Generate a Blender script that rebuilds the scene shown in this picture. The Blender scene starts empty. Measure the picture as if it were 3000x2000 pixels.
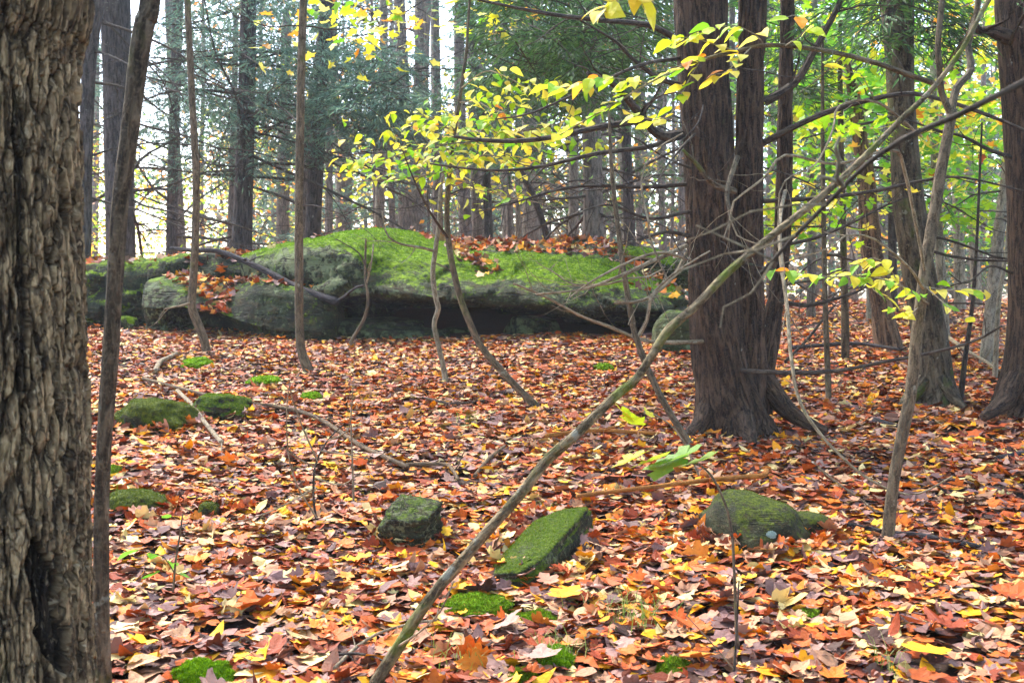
import bpy, bmesh, math, random
import numpy as np
from mathutils import Vector, Matrix

SC = bpy.context.scene
COL = SC.collection
F_PX = 3333.0                     # focal length in pixels of the 3000 px wide photograph
CAM = np.array([0.0, 0.0, 1.45])
PITCH = math.atan(150.0 / F_PX)

# ------------------------------------------------------------------ camera
cam_data = bpy.data.cameras.new('camera')
cam_data.sensor_width = 36.0
cam_data.lens = F_PX / 3000.0 * 36.0
cam_data.clip_start = 0.05
cam_data.clip_end = 600.0
cam_data.dof.use_dof = True
cam_data.dof.focus_distance = 5.2
cam_data.dof.aperture_fstop = 8.0
cam = bpy.data.objects.new('camera', cam_data)
COL.objects.link(cam)
cam.location = CAM
cam.rotation_euler = (math.radians(90) - PITCH, 0, 0)
SC.camera = cam

# ------------------------------------------------------------------ sky, sun, exposure
SUN_ELEV, SUN_AZ = math.radians(52), math.radians(-38)     # azimuth from +Y towards +X
world = bpy.data.worlds.new('World')
SC.world = world
world.use_nodes = True
wt = world.node_tree
wt.nodes.clear()
w_out = wt.nodes.new('ShaderNodeOutputWorld')
w_bg = wt.nodes.new('ShaderNodeBackground')
w_sky = wt.nodes.new('ShaderNodeTexSky')
w_sky.sky_type = 'NISHITA'
w_sky.sun_disc = False
w_sky.sun_elevation = SUN_ELEV
w_sky.sun_rotation = SUN_AZ
w_sky.air_density = 1.0
w_sky.dust_density = 2.0
w_sky.ozone_density = 1.0
w_bg.inputs['Strength'].default_value = 0.15
wt.links.new(w_sky.outputs[0], w_bg.inputs[0])
wt.links.new(w_bg.outputs[0], w_out.inputs[0])

sun_data = bpy.data.lights.new('sun', 'SUN')
sun_data.energy = 1.5
sun_data.angle = math.radians(16)
sun_data.color = (1.0, 0.92, 0.80)
sun = bpy.data.objects.new('sun', sun_data)
COL.objects.link(sun)
sun_dir = Vector((math.sin(SUN_AZ) * math.cos(SUN_ELEV), math.cos(SUN_AZ) * math.cos(SUN_ELEV), math.sin(SUN_ELEV)))
sun.rotation_euler = sun_dir.to_track_quat('Z', 'Y').to_euler()
sun.location = (0, 0, 20)

SC.view_settings.view_transform = 'Standard'
SC.view_settings.look = 'None'
SC.view_settings.gamma = 1.0
SC.view_settings.exposure = 2.65
SC.view_settings.use_curve_mapping = False
SC.cycles.use_denoising = True
SC.cycles.max_bounces = 6
SC.cycles.diffuse_bounces = 3
SC.cycles.glossy_bounces = 2
SC.cycles.transmission_bounces = 4
SC.cycles.volume_bounces = 1
SC.cycles.transparent_max_bounces = 4
SC.cycles.caustics_reflective = False
SC.cycles.caustics_refractive = False

# ------------------------------------------------------------------ numeric helpers
RNG = np.random.default_rng(11)
_perm = np.random.default_rng(5).permutation(256)
_perm = np.concatenate([_perm, _perm, _perm])
_grad = np.random.default_rng(6).normal(size=(256, 3))
_grad /= np.linalg.norm(_grad, axis=1)[:, None]


def pn(p):
    """gradient noise of (N,3) points, about -0.7..0.7"""
    p = np.asarray(p, dtype=float)
    i = np.floor(p).astype(int)
    f = p - i
    u = f * f * f * (f * (f * 6 - 15) + 10)
    i &= 255
    out = 0
    for dx in (0, 1):
        wx = u[:, 0] if dx else 1 - u[:, 0]
        for dy in (0, 1):
            wy = u[:, 1] if dy else 1 - u[:, 1]
            for dz in (0, 1):
                wz = u[:, 2] if dz else 1 - u[:, 2]
                h = _perm[_perm[_perm[(i[:, 0] + dx) & 255] + ((i[:, 1] + dy) & 255)] + ((i[:, 2] + dz) & 255)]
                g = _grad[h]
                d = g[:, 0] * (f[:, 0] - dx) + g[:, 1] * (f[:, 1] - dy) + g[:, 2] * (f[:, 2] - dz)
                out = out + wx * wy * wz * d
    return out


def fbm(p, octaves=4, gain=0.5):
    p = np.asarray(p, dtype=float)
    s, a, t = 0, 1.0, 0.0
    for k in range(octaves):
        s = s + a * pn(p * (2.0 ** k) + 17.3 * k)
        t += a
        a *= gain
    return s / t * 1.6


def sstep(a, b, x):
    t = np.clip((np.asarray(x, dtype=float) - a) / (b - a), 0, 1)
    return t * t * (3 - 2 * t)


def lin(c):
    c = np.asarray(c, dtype=float) / 255.0
    return np.where(c <= 0.04045, c / 12.92, ((c + 0.055) / 1.055) ** 2.4)


def rgb(r, g, b):
    c = lin((r, g, b))
    return (float(c[0]), float(c[1]), float(c[2]), 1.0)


_fw = np.array([0, math.cos(PITCH), -math.sin(PITCH)])
_up = np.array([0, math.sin(PITCH), math.cos(PITCH)])


def P(u, v, y):
    """the point seen at photo pixel (u, v) that lies y metres out"""
    d = np.array([(u - 1500) / F_PX, 0, 0]) + _up * ((1000 - v) / F_PX) + _fw
    return CAM + d * (y / d[1])


def project(p):
    q = np.asarray(p, dtype=float) - CAM
    z = q @ _fw
    return 1500 + F_PX * q[..., 0] / z, 1000 - F_PX * (q @ _up) / z


def G(x, y):
    """height of the forest floor"""
    x = np.asarray(x, dtype=float)
    y = np.asarray(y, dtype=float)
    x, y = np.broadcast_arrays(x, y)
    k, yc = 1.0, 14.0
    base = 0.088 * (yc - k * np.logaddexp(0, (yc - y) / k))
    base = base + 0.45 * sstep(12.6, 15, y) * sstep(3.2, 0.5, x) - 0.006 * np.clip(y - 18, 0, None)
    shp = x.shape
    q = np.stack([x.ravel(), y.ravel(), np.zeros(x.size)], 1)
    n = 0.055 * fbm(q * 0.45 + 3.1, 2) + 0.022 * fbm(q * 1.7 + 9.2, 2) + 0.5 * sstep(25, 60, y.ravel()) * fbm(q * 0.06, 2)
    return base + n.reshape(shp)


def g1(x, y):
    return float(G(np.array([x]), np.array([y]))[0])


_ys = np.concatenate([np.arange(1.6, 16, 0.02), np.arange(16, 60, 0.1)])


def ghit(u, v):
    d = np.array([(u - 1500) / F_PX, 0, 0]) + _up * ((1000 - v) / F_PX) + _fw
    pts = CAM + d * (_ys / d[1])[:, None]
    below = pts[:, 2] <= G(pts[:, 0], pts[:, 1])
    k = int(np.argmax(below)) if below.any() else len(_ys) - 1
    return pts[k]


# ------------------------------------------------------------------ mesh helpers
def build_mesh(name, V, faces, col=None, bk=None, smooth=False):
    V = np.asarray(V, dtype=np.float32)
    me = bpy.data.meshes.new(name)
    faces = [np.asarray(f, dtype=np.int32) for f in faces if len(f)]
    nl = sum(f.size for f in faces)
    npoly = sum(len(f) for f in faces)
    me.vertices.add(len(V))
    me.vertices.foreach_set('co', V.ravel())
    me.loops.add(nl)
    me.loops.foreach_set('vertex_index', np.concatenate([f.ravel() for f in faces]))
    me.polygons.add(npoly)
    sizes = np.concatenate([np.full(len(f), f.shape[1], dtype=np.int32) for f in faces])
    starts = np.concatenate([[0], np.cumsum(sizes)[:-1]]).astype(np.int32)
    me.polygons.foreach_set('loop_start', starts)
    me.polygons.foreach_set('use_smooth', np.full(npoly, bool(smooth)))
    me.update(calc_edges=True)
    if col is not None:
        a = me.attributes.new('Col', 'FLOAT_COLOR', 'POINT')
        c = np.ones((len(V), 4), dtype=np.float32)
        c[:, :3] = np.asarray(col)[:, :3]
        a.data.foreach_set('color', c.ravel())
    if bk is not None:
        a = me.attributes.new('bk', 'FLOAT_VECTOR', 'POINT')
        a.data.foreach_set('vector', np.asarray(bk, dtype=np.float32).ravel())
    return me


class MB:
    """collects pieces of one mesh"""

    def __init__(self):
        self.V, self.F, self.C, self.B, self.n = [], [], [], [], 0

    def add(self, V, faces, col=None, bk=None):
        V = np.asarray(V, dtype=float)
        for f in faces:
            f = np.asarray(f, dtype=np.int64)
            if len(f):
                self.F.append(f + self.n)
        self.V.append(V)
        self.C.append(np.full((len(V), 3), 0.5) if col is None else np.broadcast_to(np.asarray(col, dtype=float)[..., :3], (len(V), 3)))
        self.B.append(np.zeros((len(V), 3)) if bk is None else bk)
        self.n += len(V)
        return self

    def mesh(self, name, org=(0, 0, 0), smooth=False):
        return build_mesh(name, np.concatenate(self.V) - np.asarray(org), self.F, np.concatenate(self.C), np.concatenate(self.B), smooth)

    def build(self, name, mat, parent=None, smooth=False, kind=None):
        org = np.array(parent_org(parent))
        return link(name, self.mesh(name, org, smooth), mat, parent, kind)


def parent_org(p):
    o = Vector((0, 0, 0))
    while p is not None:
        o = o + Vector(p.location)
        p = p.parent
    return o


def link(name, me, mat, parent=None, kind=None, loc=(0, 0, 0)):
    o = bpy.data.objects.new(name, me)
    COL.objects.link(o)
    if mat is not None and not me.materials:
        me.materials.append(mat)
    o.location = loc
    if parent is not None:
        o.parent = parent
    if kind:
        o['kind'] = kind
    return o


def tag(o, label, cat, group=None, kind=None):
    o['label'] = label
    o['category'] = cat
    if group:
        o['group'] = group
    if kind:
        o['kind'] = kind
    return o


def thing(name, label, cat, loc, group=None):
    o = bpy.data.objects.new(name, None)
    COL.objects.link(o)
    o.empty_display_size = 0.1
    o.location = tuple(float(c) for c in loc)
    return tag(o, label, cat, group)


def resample(pts, rad, step):
    """Catmull-Rom through pts at about this spacing"""
    pts = np.asarray(pts, dtype=float)
    rad = np.asarray(rad, dtype=float)
    if len(pts) == 2:
        n = max(1, int(np.linalg.norm(pts[1] - pts[0]) / step))
        t = np.linspace(0, 1, n + 1)[:, None]
        return pts[0] + (pts[1] - pts[0]) * t, rad[0] + (rad[1] - rad[0]) * t[:, 0]
    e = np.vstack([2 * pts[0] - pts[1], pts, 2 * pts[-1] - pts[-2]])
    op, orr = [], []
    for i in range(len(pts) - 1):
        a, b, c, d = e[i], e[i + 1], e[i + 2], e[i + 3]
        n = max(1, int(round(np.linalg.norm(c - b) / step)))
        t = (np.arange(n) / n)[:, None]
        op.append(0.5 * ((2 * b) + (c - a) * t + (2 * a - 5 * b + 4 * c - d) * t ** 2 + (3 * b - a - 3 * c + d) * t ** 3))
        orr.append(rad[i] + (rad[i + 1] - rad[i]) * t[:, 0])
    op.append(pts[-1:])
    orr.append(rad[-1:])
    return np.vstack(op), np.concatenate(orr)


def tube(pts, rad, nseg=8, step=None, rough=0.0, rscale=6.0, seed=0, col=None, cap=True, stretch=0.25):
    """returns V, faces, col, bk for a tapering stem through pts"""
    pts = np.asarray(pts, dtype=float)
    rad = np.asarray(rad, dtype=float)
    if step is not None:
        pts, rad = resample(pts, rad, step)
    n = len(pts)
    T = np.gradient(pts, axis=0)
    T /= np.maximum(np.linalg.norm(T, axis=1), 1e-9)[:, None]
    ref = np.array([0.0, 1.0, 0.0]) if abs(T[0][1]) < 0.85 else np.array([1.0, 0.0, 0.0])
    A = ref - T * (T @ ref)[:, None]
    A /= np.maximum(np.linalg.norm(A, axis=1), 1e-6)[:, None]
    B = np.cross(T, A)
    th = np.linspace(0, 2 * math.pi, nseg, endpoint=False)
    L = np.concatenate([[0], np.cumsum(np.linalg.norm(np.diff(pts, axis=0), axis=1))])
    ca, sa = np.cos(th), np.sin(th)
    D = A[:, None, :] * ca[None, :, None] + B[:, None, :] * sa[None, :, None]
    off = np.array([seed * 3.71 % 50, seed * 1.37 % 50, seed * 7.13 % 50])
    bk = np.stack([rad[:, None] * ca, rad[:, None] * sa, np.repeat(L[:, None], nseg, 1)], 2).reshape(-1, 3)
    R = np.repeat(rad[:, None], nseg, 1)
    if rough:
        nb = (bk / max(rad.max(), 1e-4) * np.array([1, 1, stretch])) * (rscale / 6.0) + off
        R = R * (1 + rough * fbm(nb, 3).reshape(R.shape))
    V = (pts[:, None, :] + D * R[:, :, None]).reshape(-1, 3)
    i = np.arange(n - 1)[:, None] * nseg
    j = np.arange(nseg)[None, :]
    jn = (j + 1) % nseg
    F = np.stack([i + j, i + jn, i + nseg + jn, i + nseg + j], 2).reshape(-1, 4)
    faces = [F]
    if cap:
        V = np.vstack([V, pts[0], pts[-1] + T[-1] * rad[-1] * 0.6])
        bk = np.vstack([bk, [0, 0, 0], [0, 0, L[-1]]])
        k = n * nseg
        jj = np.arange(nseg)
        faces.append(np.stack([np.full(nseg, k), (jj + 1) % nseg, jj], 1))
        faces.append(np.stack([np.full(nseg, k + 1), (n - 1) * nseg + jj, (n - 1) * nseg + (jj + 1) % nseg], 1))
    return V, faces, col, bk + off


# ------------------------------------------------------------------ materials
class NT:
    def __init__(self, name):
        self.m = bpy.data.materials.new(name)
        self.m.use_nodes = True
        self.t = self.m.node_tree
        self.t.nodes.clear()
        self.out = self.n('ShaderNodeOutputMaterial')

    def n(self, typ, ins=None, **kw):
        nd = self.t.nodes.new(typ)
        for k, v in kw.items():
            setattr(nd, k, v)
        for k, v in (ins or {}).items():
            self.put(nd.inputs[k], v)
        return nd

    def put(self, sock, v):
        if isinstance(v, bpy.types.NodeSocket):
            self.t.links.new(v, sock)
        else:
            sock.default_value = v

    def noise(self, vec, scale, detail=4.0, rough=0.55, dist=0.0):
        return self.n('ShaderNodeTexNoise', {'Vector': vec, 'Scale': scale, 'Detail': detail, 'Roughness': rough, 'Distortion': dist}).outputs['Fac']

    def ramp(self, fac, stops):
        r = self.n('ShaderNodeValToRGB', {'Fac': fac})
        e = r.color_ramp.elements
        while len(e) > 1:
            e.remove(e[-1])
        e[0].position, e[0].color = stops[0]
        for p, c in stops[1:]:
            x = e.new(p)
            x.color = c
        return r.outputs['Color']

    def step(self, fac, a, b):
        return self.n('ShaderNodeMapRange', {'Value': fac, 'From Min': a, 'From Max': b}, interpolation_type='SMOOTHSTEP').outputs['Result']

    def mix(self, fac, a, b, mode='MIX'):
        m = self.n('ShaderNodeMix', data_type='RGBA', blend_type=mode)
        self.put(m.inputs[0], fac)
        self.put(m.inputs[6], a)
        self.put(m.inputs[7], b)
        return m.outputs[2]

    def math(self, op, a, b=0.0):
        m = self.n('ShaderNodeMath', operation=op)
        self.put(m.inputs[0], a)
        self.put(m.inputs[1], b)
        return m.outputs[0]

    def attr(self, name, what='Color'):
        return self.n('ShaderNodeAttribute', attribute_name=name).outputs[what]

    def scaled(self, vec, s):
        return self.n('ShaderNodeMapping', {'Vector': vec, 'Scale': s}).outputs[0]

    def bump(self, h, dist, strength=1.0, normal=None):
        b = self.n('ShaderNodeBump', {'Height': h, 'Distance': dist, 'Strength': strength})
        if normal is not None:
            self.put(b.inputs['Normal'], normal)
        return b.outputs[0]

    def pbr(self, color, rough=0.8, normal=None, spec=0.3):
        b = self.n('ShaderNodeBsdfPrincipled', {'Base Color': color, 'Roughness': rough, 'Specular IOR Level': spec})
        if normal is not None:
            self.put(b.inputs['Normal'], normal)
        return b.outputs[0]

    def done(self, shader):
        self.t.links.new(shader, self.out.inputs['Surface'])
        return self.m


def bark_material(name, dark, light, scale=(45, 45, 7), moss=0.0, lichen=0.0, bump=0.012, moss_col=(70, 92, 30), grey=(150, 150, 135)):
    k = NT(name)
    bk = k.attr('bk', 'Vector')
    a = k.noise(k.scaled(bk, scale), 1.0, 5.0, 0.6, 0.7)
    b = k.noise(bk, scale[0] * 2.2, 3.0, 0.6)
    c = k.noise(bk, 5.0, 3.0)
    h = k.step(a, 0.36, 0.62)
    col = k.mix(h, rgb(*dark), rgb(*light))
    col = k.mix(k.math('MULTIPLY', k.step(b, 0.45, 0.75), 0.45), col, rgb(*[min(255, x * 1.35) for x in light]))
    col = k.mix(k.math('MULTIPLY', k.step(c, 0.4, 0.7), 0.4), col, rgb(*[x * 0.72 for x in dark]))
    if lichen:
        lf = k.step(k.noise(bk, 13.0, 4.0, 0.6), 0.72 - lichen * 0.25, 0.78 - lichen * 0.2)
        col = k.mix(k.math('MULTIPLY', lf, 0.7), col, rgb(*grey))
    if moss:
        mf = k.step(k.noise(bk, 4.0, 4.0, 0.65), 0.72 - moss * 0.4, 0.84 - moss * 0.3)
        col = k.mix(k.math('MULTIPLY', mf, 0.85), col, rgb(*moss_col))
    hh = k.math('ADD', h, k.math('MULTIPLY', b, 0.35))
    return k.done(k.pbr(col, 0.85, k.bump(hh, bump, 0.9), 0.25))


def leaf_material(name, transl=0.0, rough=0.5, blotch=1.0, spec=0.4):
    k = NT(name)
    col = k.attr('Col')
    geo = k.n('ShaderNodeNewGeometry').outputs['Position']
    n1 = k.noise(geo, 55.0, 3.0, 0.6)
    col = k.mix(k.math('MULTIPLY', k.step(n1, 0.5, 0.8), blotch), col, k.mix(1.0, col, (0.62, 0.5, 0.45, 1), 'MULTIPLY'))
    n2 = k.noise(geo, 160.0, 2.0)
    sh = k.pbr(col, rough, k.bump(n2, 0.003, 0.6), spec)
    if transl:
        tr = k.n('ShaderNodeBsdfTranslucent', {'Color': col}).outputs[0]
        mx = k.n('ShaderNodeMixShader', {0: transl})
        k.t.links.new(sh, mx.inputs[1])
        k.t.links.new(tr, mx.inputs[2])
        sh = mx.outputs[0]
    return k.done(sh)


def rock_material(name, base=(68, 77, 50), pale=(126, 138, 98), dark=(34, 39, 26), moss=(102, 140, 6), brown=(82, 70, 46), k_=1.0):
    """moss grows where the mesh attribute Col.r says, lichen where Col.g says; k_ scales the pattern"""
    k = NT(name)
    pos = k.scaled(k.n('ShaderNodeNewGeometry').outputs['Position'], (k_, k_, k_))
    at = k.n('ShaderNodeSeparateColor', {'Color': k.attr('Col')})
    n1 = k.noise(pos, 3.2, 7.0, 0.66)
    n2 = k.noise(k.scaled(pos, (5, 5, 16)), 1.0, 7.0, 0.68, 0.5)
    n3 = k.noise(pos, 30.0, 5.0, 0.65)
    col = k.mix(k.step(n1, 0.36, 0.6), rgb(*dark), rgb(*base))
    col = k.mix(k.math('MULTIPLY', k.step(n2, 0.48, 0.62), 0.7), col, rgb(*brown))
    bed = k.math('ABSOLUTE', k.math('SUBTRACT', k.noise(k.scaled(pos, (.7, .7, 5.5)), 1.0, 4.0, 0.55, 0.6), 0.5))
    crack = k.step(bed, 0.016, 0.002)
    col = k.mix(k.math('MULTIPLY', crack, 0.75), col, rgb(*[c * .6 for c in dark]))
    col = k.mix(k.math('MULTIPLY', k.step(n3, 0.55, 0.38), 0.6), col, rgb(*[c * .7 for c in dark]))
    lf = k.step(k.math('ADD', k.noise(pos, 8.0, 7.0, 0.72), k.math('MULTIPLY', at.outputs[1], 0.26)), 0.62, 0.70)
    col = k.mix(k.math('MULTIPLY', lf, 0.8), col, rgb(*pale))
    fl = k.step(k.noise(pos, 21.0, 4.0, 0.6), 0.62, 0.68)
    col = k.mix(k.math('MULTIPLY', fl, 0.55), col, rgb(*[min(255, c * 1.1) for c in pale]))
    mn = k.math('ADD', k.noise(pos, 6.0, 6.0, 0.72), k.math('MULTIPLY', k.noise(pos, 40.0, 3.0, 0.6), 0.35))
    mm = k.step(k.math('ADD', at.outputs[0], k.math('MULTIPLY', k.math('SUBTRACT', mn, 0.66), 2.5)), 0.24, 0.66)
    mcol = k.mix(k.step(k.noise(pos, 16.0, 5.0, 0.65), 0.32, 0.68), rgb(moss[0] * 0.55, moss[1] * 0.62, moss[2]), rgb(min(255, moss[0] * 1.35), min(255, moss[1] * 1.22), moss[2] * 1.2))
    col = k.mix(mm, col, mcol)
    h = k.math('ADD', k.math('ADD', k.math('SUBTRACT', n2, k.math('MULTIPLY', crack, 0.5)), k.math('MULTIPLY', n3, 0.6)), k.math('MULTIPLY', k.noise(pos, 80.0, 3.0), 0.35))
    return k.done(k.pbr(col, 0.85, k.bump(h, 0.09 / k_, 1.0), 0.25))


def moss_material(name, a=(66, 110, 12), b=(132, 168, 30), c=(96, 92, 34)):
    k = NT(name)
    pos = k.n('ShaderNodeNewGeometry').outputs['Position']
    n = k.noise(pos, 14.0, 4.0, 0.6)
    col = k.mix(k.noise(pos, 90.0, 2.0), rgb(*a), rgb(*b))
    col = k.mix(k.math('MULTIPLY', k.step(n, 0.52, 0.75), 0.55), col, rgb(*c))
    return k.done(k.pbr(col, 0.95, k.bump(k.noise(pos, 160.0, 3.0), 0.01, 0.8), 0.1))


def floor_material():
    k = NT('forest_floor_soil')
    pos = k.n('ShaderNodeNewGeometry').outputs['Position']
    v = k.n('ShaderNodeTexVoronoi', {'Vector': k.n('ShaderNodeVectorMath', {0: pos, 1: k.n('ShaderNodeTexNoise', {'Vector': pos, 'Scale': 30.0}).outputs['Color']}, operation='ADD').outputs[0], 'Scale': 11.0})
    c = k.n('ShaderNodeSeparateColor', {'Color': v.outputs['Color']}).outputs[0]
    col = k.ramp(c, [(0.0, rgb(58, 40, 34)), (0.22, rgb(120, 62, 34)), (0.42, rgb(168, 84, 40)), (0.58, rgb(112, 84, 78)), (0.74, rgb(176, 132, 96)), (0.86, rgb(190, 120, 40)), (1.0, rgb(84, 54, 46))])
    y = k.n('ShaderNodeSeparateXYZ', {0: pos}).outputs[1]
    far = k.step(y, 13.0, 19.0)
    soil = k.mix(k.noise(pos, 9.0, 5.0), rgb(40, 28, 22), rgb(78, 56, 44))
    col = k.mix(far, soil, col)
    return k.done(k.pbr(col, 0.8, k.bump(k.noise(pos, 30.0, 5.0, 0.65), 0.03, 0.8), 0.3))


M = {}
M['floor'] = floor_material()
M['litter'] = leaf_material('dry_leaf', 0.0, 0.6, spec=0.22)
M['leaf'] = leaf_material('living_leaf', 0.5, 0.5, 0.3)
M['needle'] = leaf_material('needle_foliage', 0.35, 0.6, 0.2)
M['hemlock'] = bark_material('hemlock_bark', (32, 24, 19), (90, 71, 57), (46, 46, 7.5), 0.15, 0.1, 0.02)
M['pine'] = bark_material('pine_bark', (38, 33, 33), (90, 82, 78), (34, 34, 6), 0.1, 0.15, 0.02)
M['grey'] = bark_material('grey_bark', (92, 86, 76), (150, 142, 126), (40, 40, 12), 0.2, 0.4, 0.008)
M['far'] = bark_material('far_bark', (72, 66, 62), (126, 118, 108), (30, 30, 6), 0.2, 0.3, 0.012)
M['mossy'] = bark_material('mossy_bark', (44, 36, 29), (104, 92, 74), (30, 30, 7), 0.5, 0.3, 0.015, (74, 92, 24))
M['slender'] = bark_material('slender_dark_bark', (50, 42, 34), (112, 98, 80), (50, 50, 12), 0.3, 0.3, 0.012, (78, 84, 30))
M['sap'] = bark_material('sapling_bark', (62, 54, 43), (112, 99, 80), (60, 60, 16), 0.35, 0.3, 0.004, (88, 104, 34))
M['sapgrey'] = bark_material('pale_sapling_bark', (92, 84, 70), (150, 142, 122), (60, 60, 20), 0.2, 0.5, 0.004)
M['saplean'] = bark_material('leaning_stem_bark', (58, 49, 36), (132, 116, 88), (45, 45, 14), 0.58, 0.5, 0.012, (90, 106, 22))
M['oldbark'] = bark_material('flaky_bark', (62, 50, 40), (150, 130, 106), (70, 70, 18), 0.12, 0.35, 0.006, (84, 88, 40), (172, 160, 140))
M['dead'] = bark_material('dead_branch_bark', (40, 34, 31), (82, 73, 64), (80, 80, 20), 0.25, 0.3, 0.003)
M['deadlight'] = bark_material('weathered_branch_bark', (92, 80, 62), (148, 134, 110), (80, 80, 20), 0.15, 0.3, 0.003)
M['stick'] = bark_material('fallen_stick_bark', (62, 50, 38), (110, 91, 68), (70, 70, 18), 0.15, 0.3, 0.004)
M['blackstick'] = bark_material('wet_dark_bark', (26, 24, 26), (70, 66, 68), (50, 50, 14), 0.0, 0.2, 0.006)
M['redstick'] = bark_material('bare_brown_stick', (120, 74, 30), (164, 108, 50), (60, 60, 12), 0.0, 0.0, 0.003)
M['snag'] = bark_material('rotting_wood', (52, 38, 32), (140, 112, 88), (26, 26, 3.0), 0.1, 0.1, 0.03)
M['rock'] = rock_material('mossy_rock')
M['rockdark'] = rock_material('dark_ledge_rock', (64, 75, 50), (116, 130, 92), (31, 37, 26))
M['rockgreen'] = rock_material('green_film_rock', (92, 106, 66), (134, 152, 120), (66, 80, 48), (78, 108, 22))
M['nearrock'] = rock_material('near_mossy_rock', (64, 68, 48), (122, 128, 94), (30, 33, 24), (74, 100, 10), k_=3.2)
M['neardull'] = rock_material('near_green_filmed_rock', (64, 70, 44), (110, 116, 80), (34, 39, 25), (76, 94, 16), k_=3.2)
M['bluelichen'] = moss_material('blue_lichen', (104, 124, 118), (142, 160, 152), (84, 100, 84))
M['moss'] = moss_material('moss')
M['mossbright'] = moss_material('bright_moss', (84, 140, 8), (150, 196, 20), (110, 150, 22))
M['grass'] = leaf_material('grass_blade', 0.3, 0.6, 0.2, 0.15)

# colours, linear
ORANGE = [lin(c) for c in ((204, 102, 30), (216, 122, 36), (188, 86, 30), (218, 134, 46), (196, 96, 38))]
RUST = [lin(c) for c in ((156, 66, 26), (138, 56, 24), (168, 82, 36), (120, 56, 32))]
GOLD = [lin(c) for c in ((230, 162, 20), (236, 178, 30), (220, 144, 18))]
CREAM = [lin(c) for c in ((222, 194, 126), (208, 174, 100), (228, 204, 140))]
TAN = [lin(c) for c in ((190, 142, 104), (172, 124, 92), (202, 156, 116), (180, 128, 102))]
MAUVE = [lin(c) for c in ((146, 110, 100), (128, 94, 88), (164, 128, 114), (112, 82, 76))]
DARK = [lin(c) for c in ((84, 56, 46), (72, 48, 40), (98, 64, 50), (88, 52, 44))]
YELLOW = [lin(c) for c in ((222, 214, 58), (212, 210, 72), (228, 222, 104), (202, 206, 60), (226, 204, 66))]
LIME = [lin(c) for c in ((160, 196, 30), (140, 190, 34), (182, 206, 40), (120, 180, 40))]
GREEN = [lin(c) for c in ((98, 160, 48), (120, 178, 58), (84, 146, 52))]
AMBER = [lin(c) for c in ((230, 160, 44), (222, 140, 44), (236, 178, 56))]
HEMGREEN = [lin(c) for c in ((58, 88, 50), (70, 104, 56), (84, 118, 60), (50, 76, 50))]
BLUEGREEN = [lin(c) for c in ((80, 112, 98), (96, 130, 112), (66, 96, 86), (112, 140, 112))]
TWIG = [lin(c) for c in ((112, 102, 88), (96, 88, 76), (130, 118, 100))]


def pick(n, groups, rng):
    """n colours from [(weight, palette)]"""
    w = np.array([g[0] for g in groups], dtype=float)
    idx = rng.choice(len(groups), n, p=w / w.sum())
    out = np.zeros((n, 3))
    for i, (_, pal) in enumerate(groups):
        m = idx == i
        pal = np.array(pal)
        out[m] = pal[rng.integers(len(pal), size=int(m.sum()))]
    return out * rng.uniform(0.82, 1.15, (n, 1))


# ------------------------------------------------------------------ leaf shapes (base at the origin, tip along +Y, about 1 long)
def maple_template(rng, curl, hi=True, fold=0.0):
    if hi == 0.5:
        half = np.array([(.38, .02), (.55, .44), (.22, .56)])
        mid = np.array([(0, 0), (0, 1.0)])
        f = [(0, 2, 3), (0, 3, 4), (0, 4, 1)]
    elif hi:
        half = np.array([(.24, -.07), (.41, .03), (.34, .16), (.49, .24), (.57, .43), (.42, .44), (.23, .49), (.33, .66), (.19, .73), (.12, .86)])
        mid = np.array([(0, 0), (0, .24), (0, .46), (0, .72), (0, 1.0)])
        f = [(0, 5, 6), (0, 6, 7), (0, 7, 1), (1, 7, 8), (1, 8, 10), (8, 9, 10), (1, 10, 11), (1, 11, 2), (2, 11, 12), (2, 12, 13), (2, 13, 3), (3, 13, 14), (3, 14, 4)]
    else:
        half = np.array([(.36, -.05), (.32, .18), (.55, .43), (.24, .49), (.24, .72)])
        mid = np.array([(0, 0), (0, .45), (0, 1.0)])
        f = [(0, 3, 4), (0, 4, 1), (4, 5, 1), (1, 5, 6), (1, 6, 7), (1, 7, 2)]
    nm, nh = len(mid), len(half)
    xy = np.vstack([mid, half, half * np.array([-1, 1])])
    F = []
    for a, b, c in f:
        F.append((a, b, c))
        F.append(tuple((x if x < nm else x + nh) for x in (a, c, b)))
    xy = xy + rng.normal(0, 0.025, xy.shape) * (np.abs(xy[:, :1]) > 0.01)
    xy = xy * np.array([rng.uniform(.72, 1.08), 1.0])
    x, y = xy[:, 0], xy[:, 1]
    r2 = x ** 2 + (y - .4) ** 2
    z = curl * (rng.uniform(-.4, .5) * np.abs(x) + rng.uniform(-.7, .8) * (y - .4) ** 2 + rng.uniform(0.1, 1.2) * r2
                + rng.uniform(-.5, .5) * x * (y - .3)) + rng.normal(0, 0.035 * (.3 + curl), len(x))
    if fold:                                   # one half of the blade folded over the other
        s = x > .01
        ca, sa = math.cos(fold), math.sin(fold)
        x2, z2 = x * ca - z * sa, x * sa + z * ca
        x, z = np.where(s, x2, x), np.where(s, z2, z)
    return np.stack([x, y - 0.4, z], 1), np.array(F)


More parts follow.
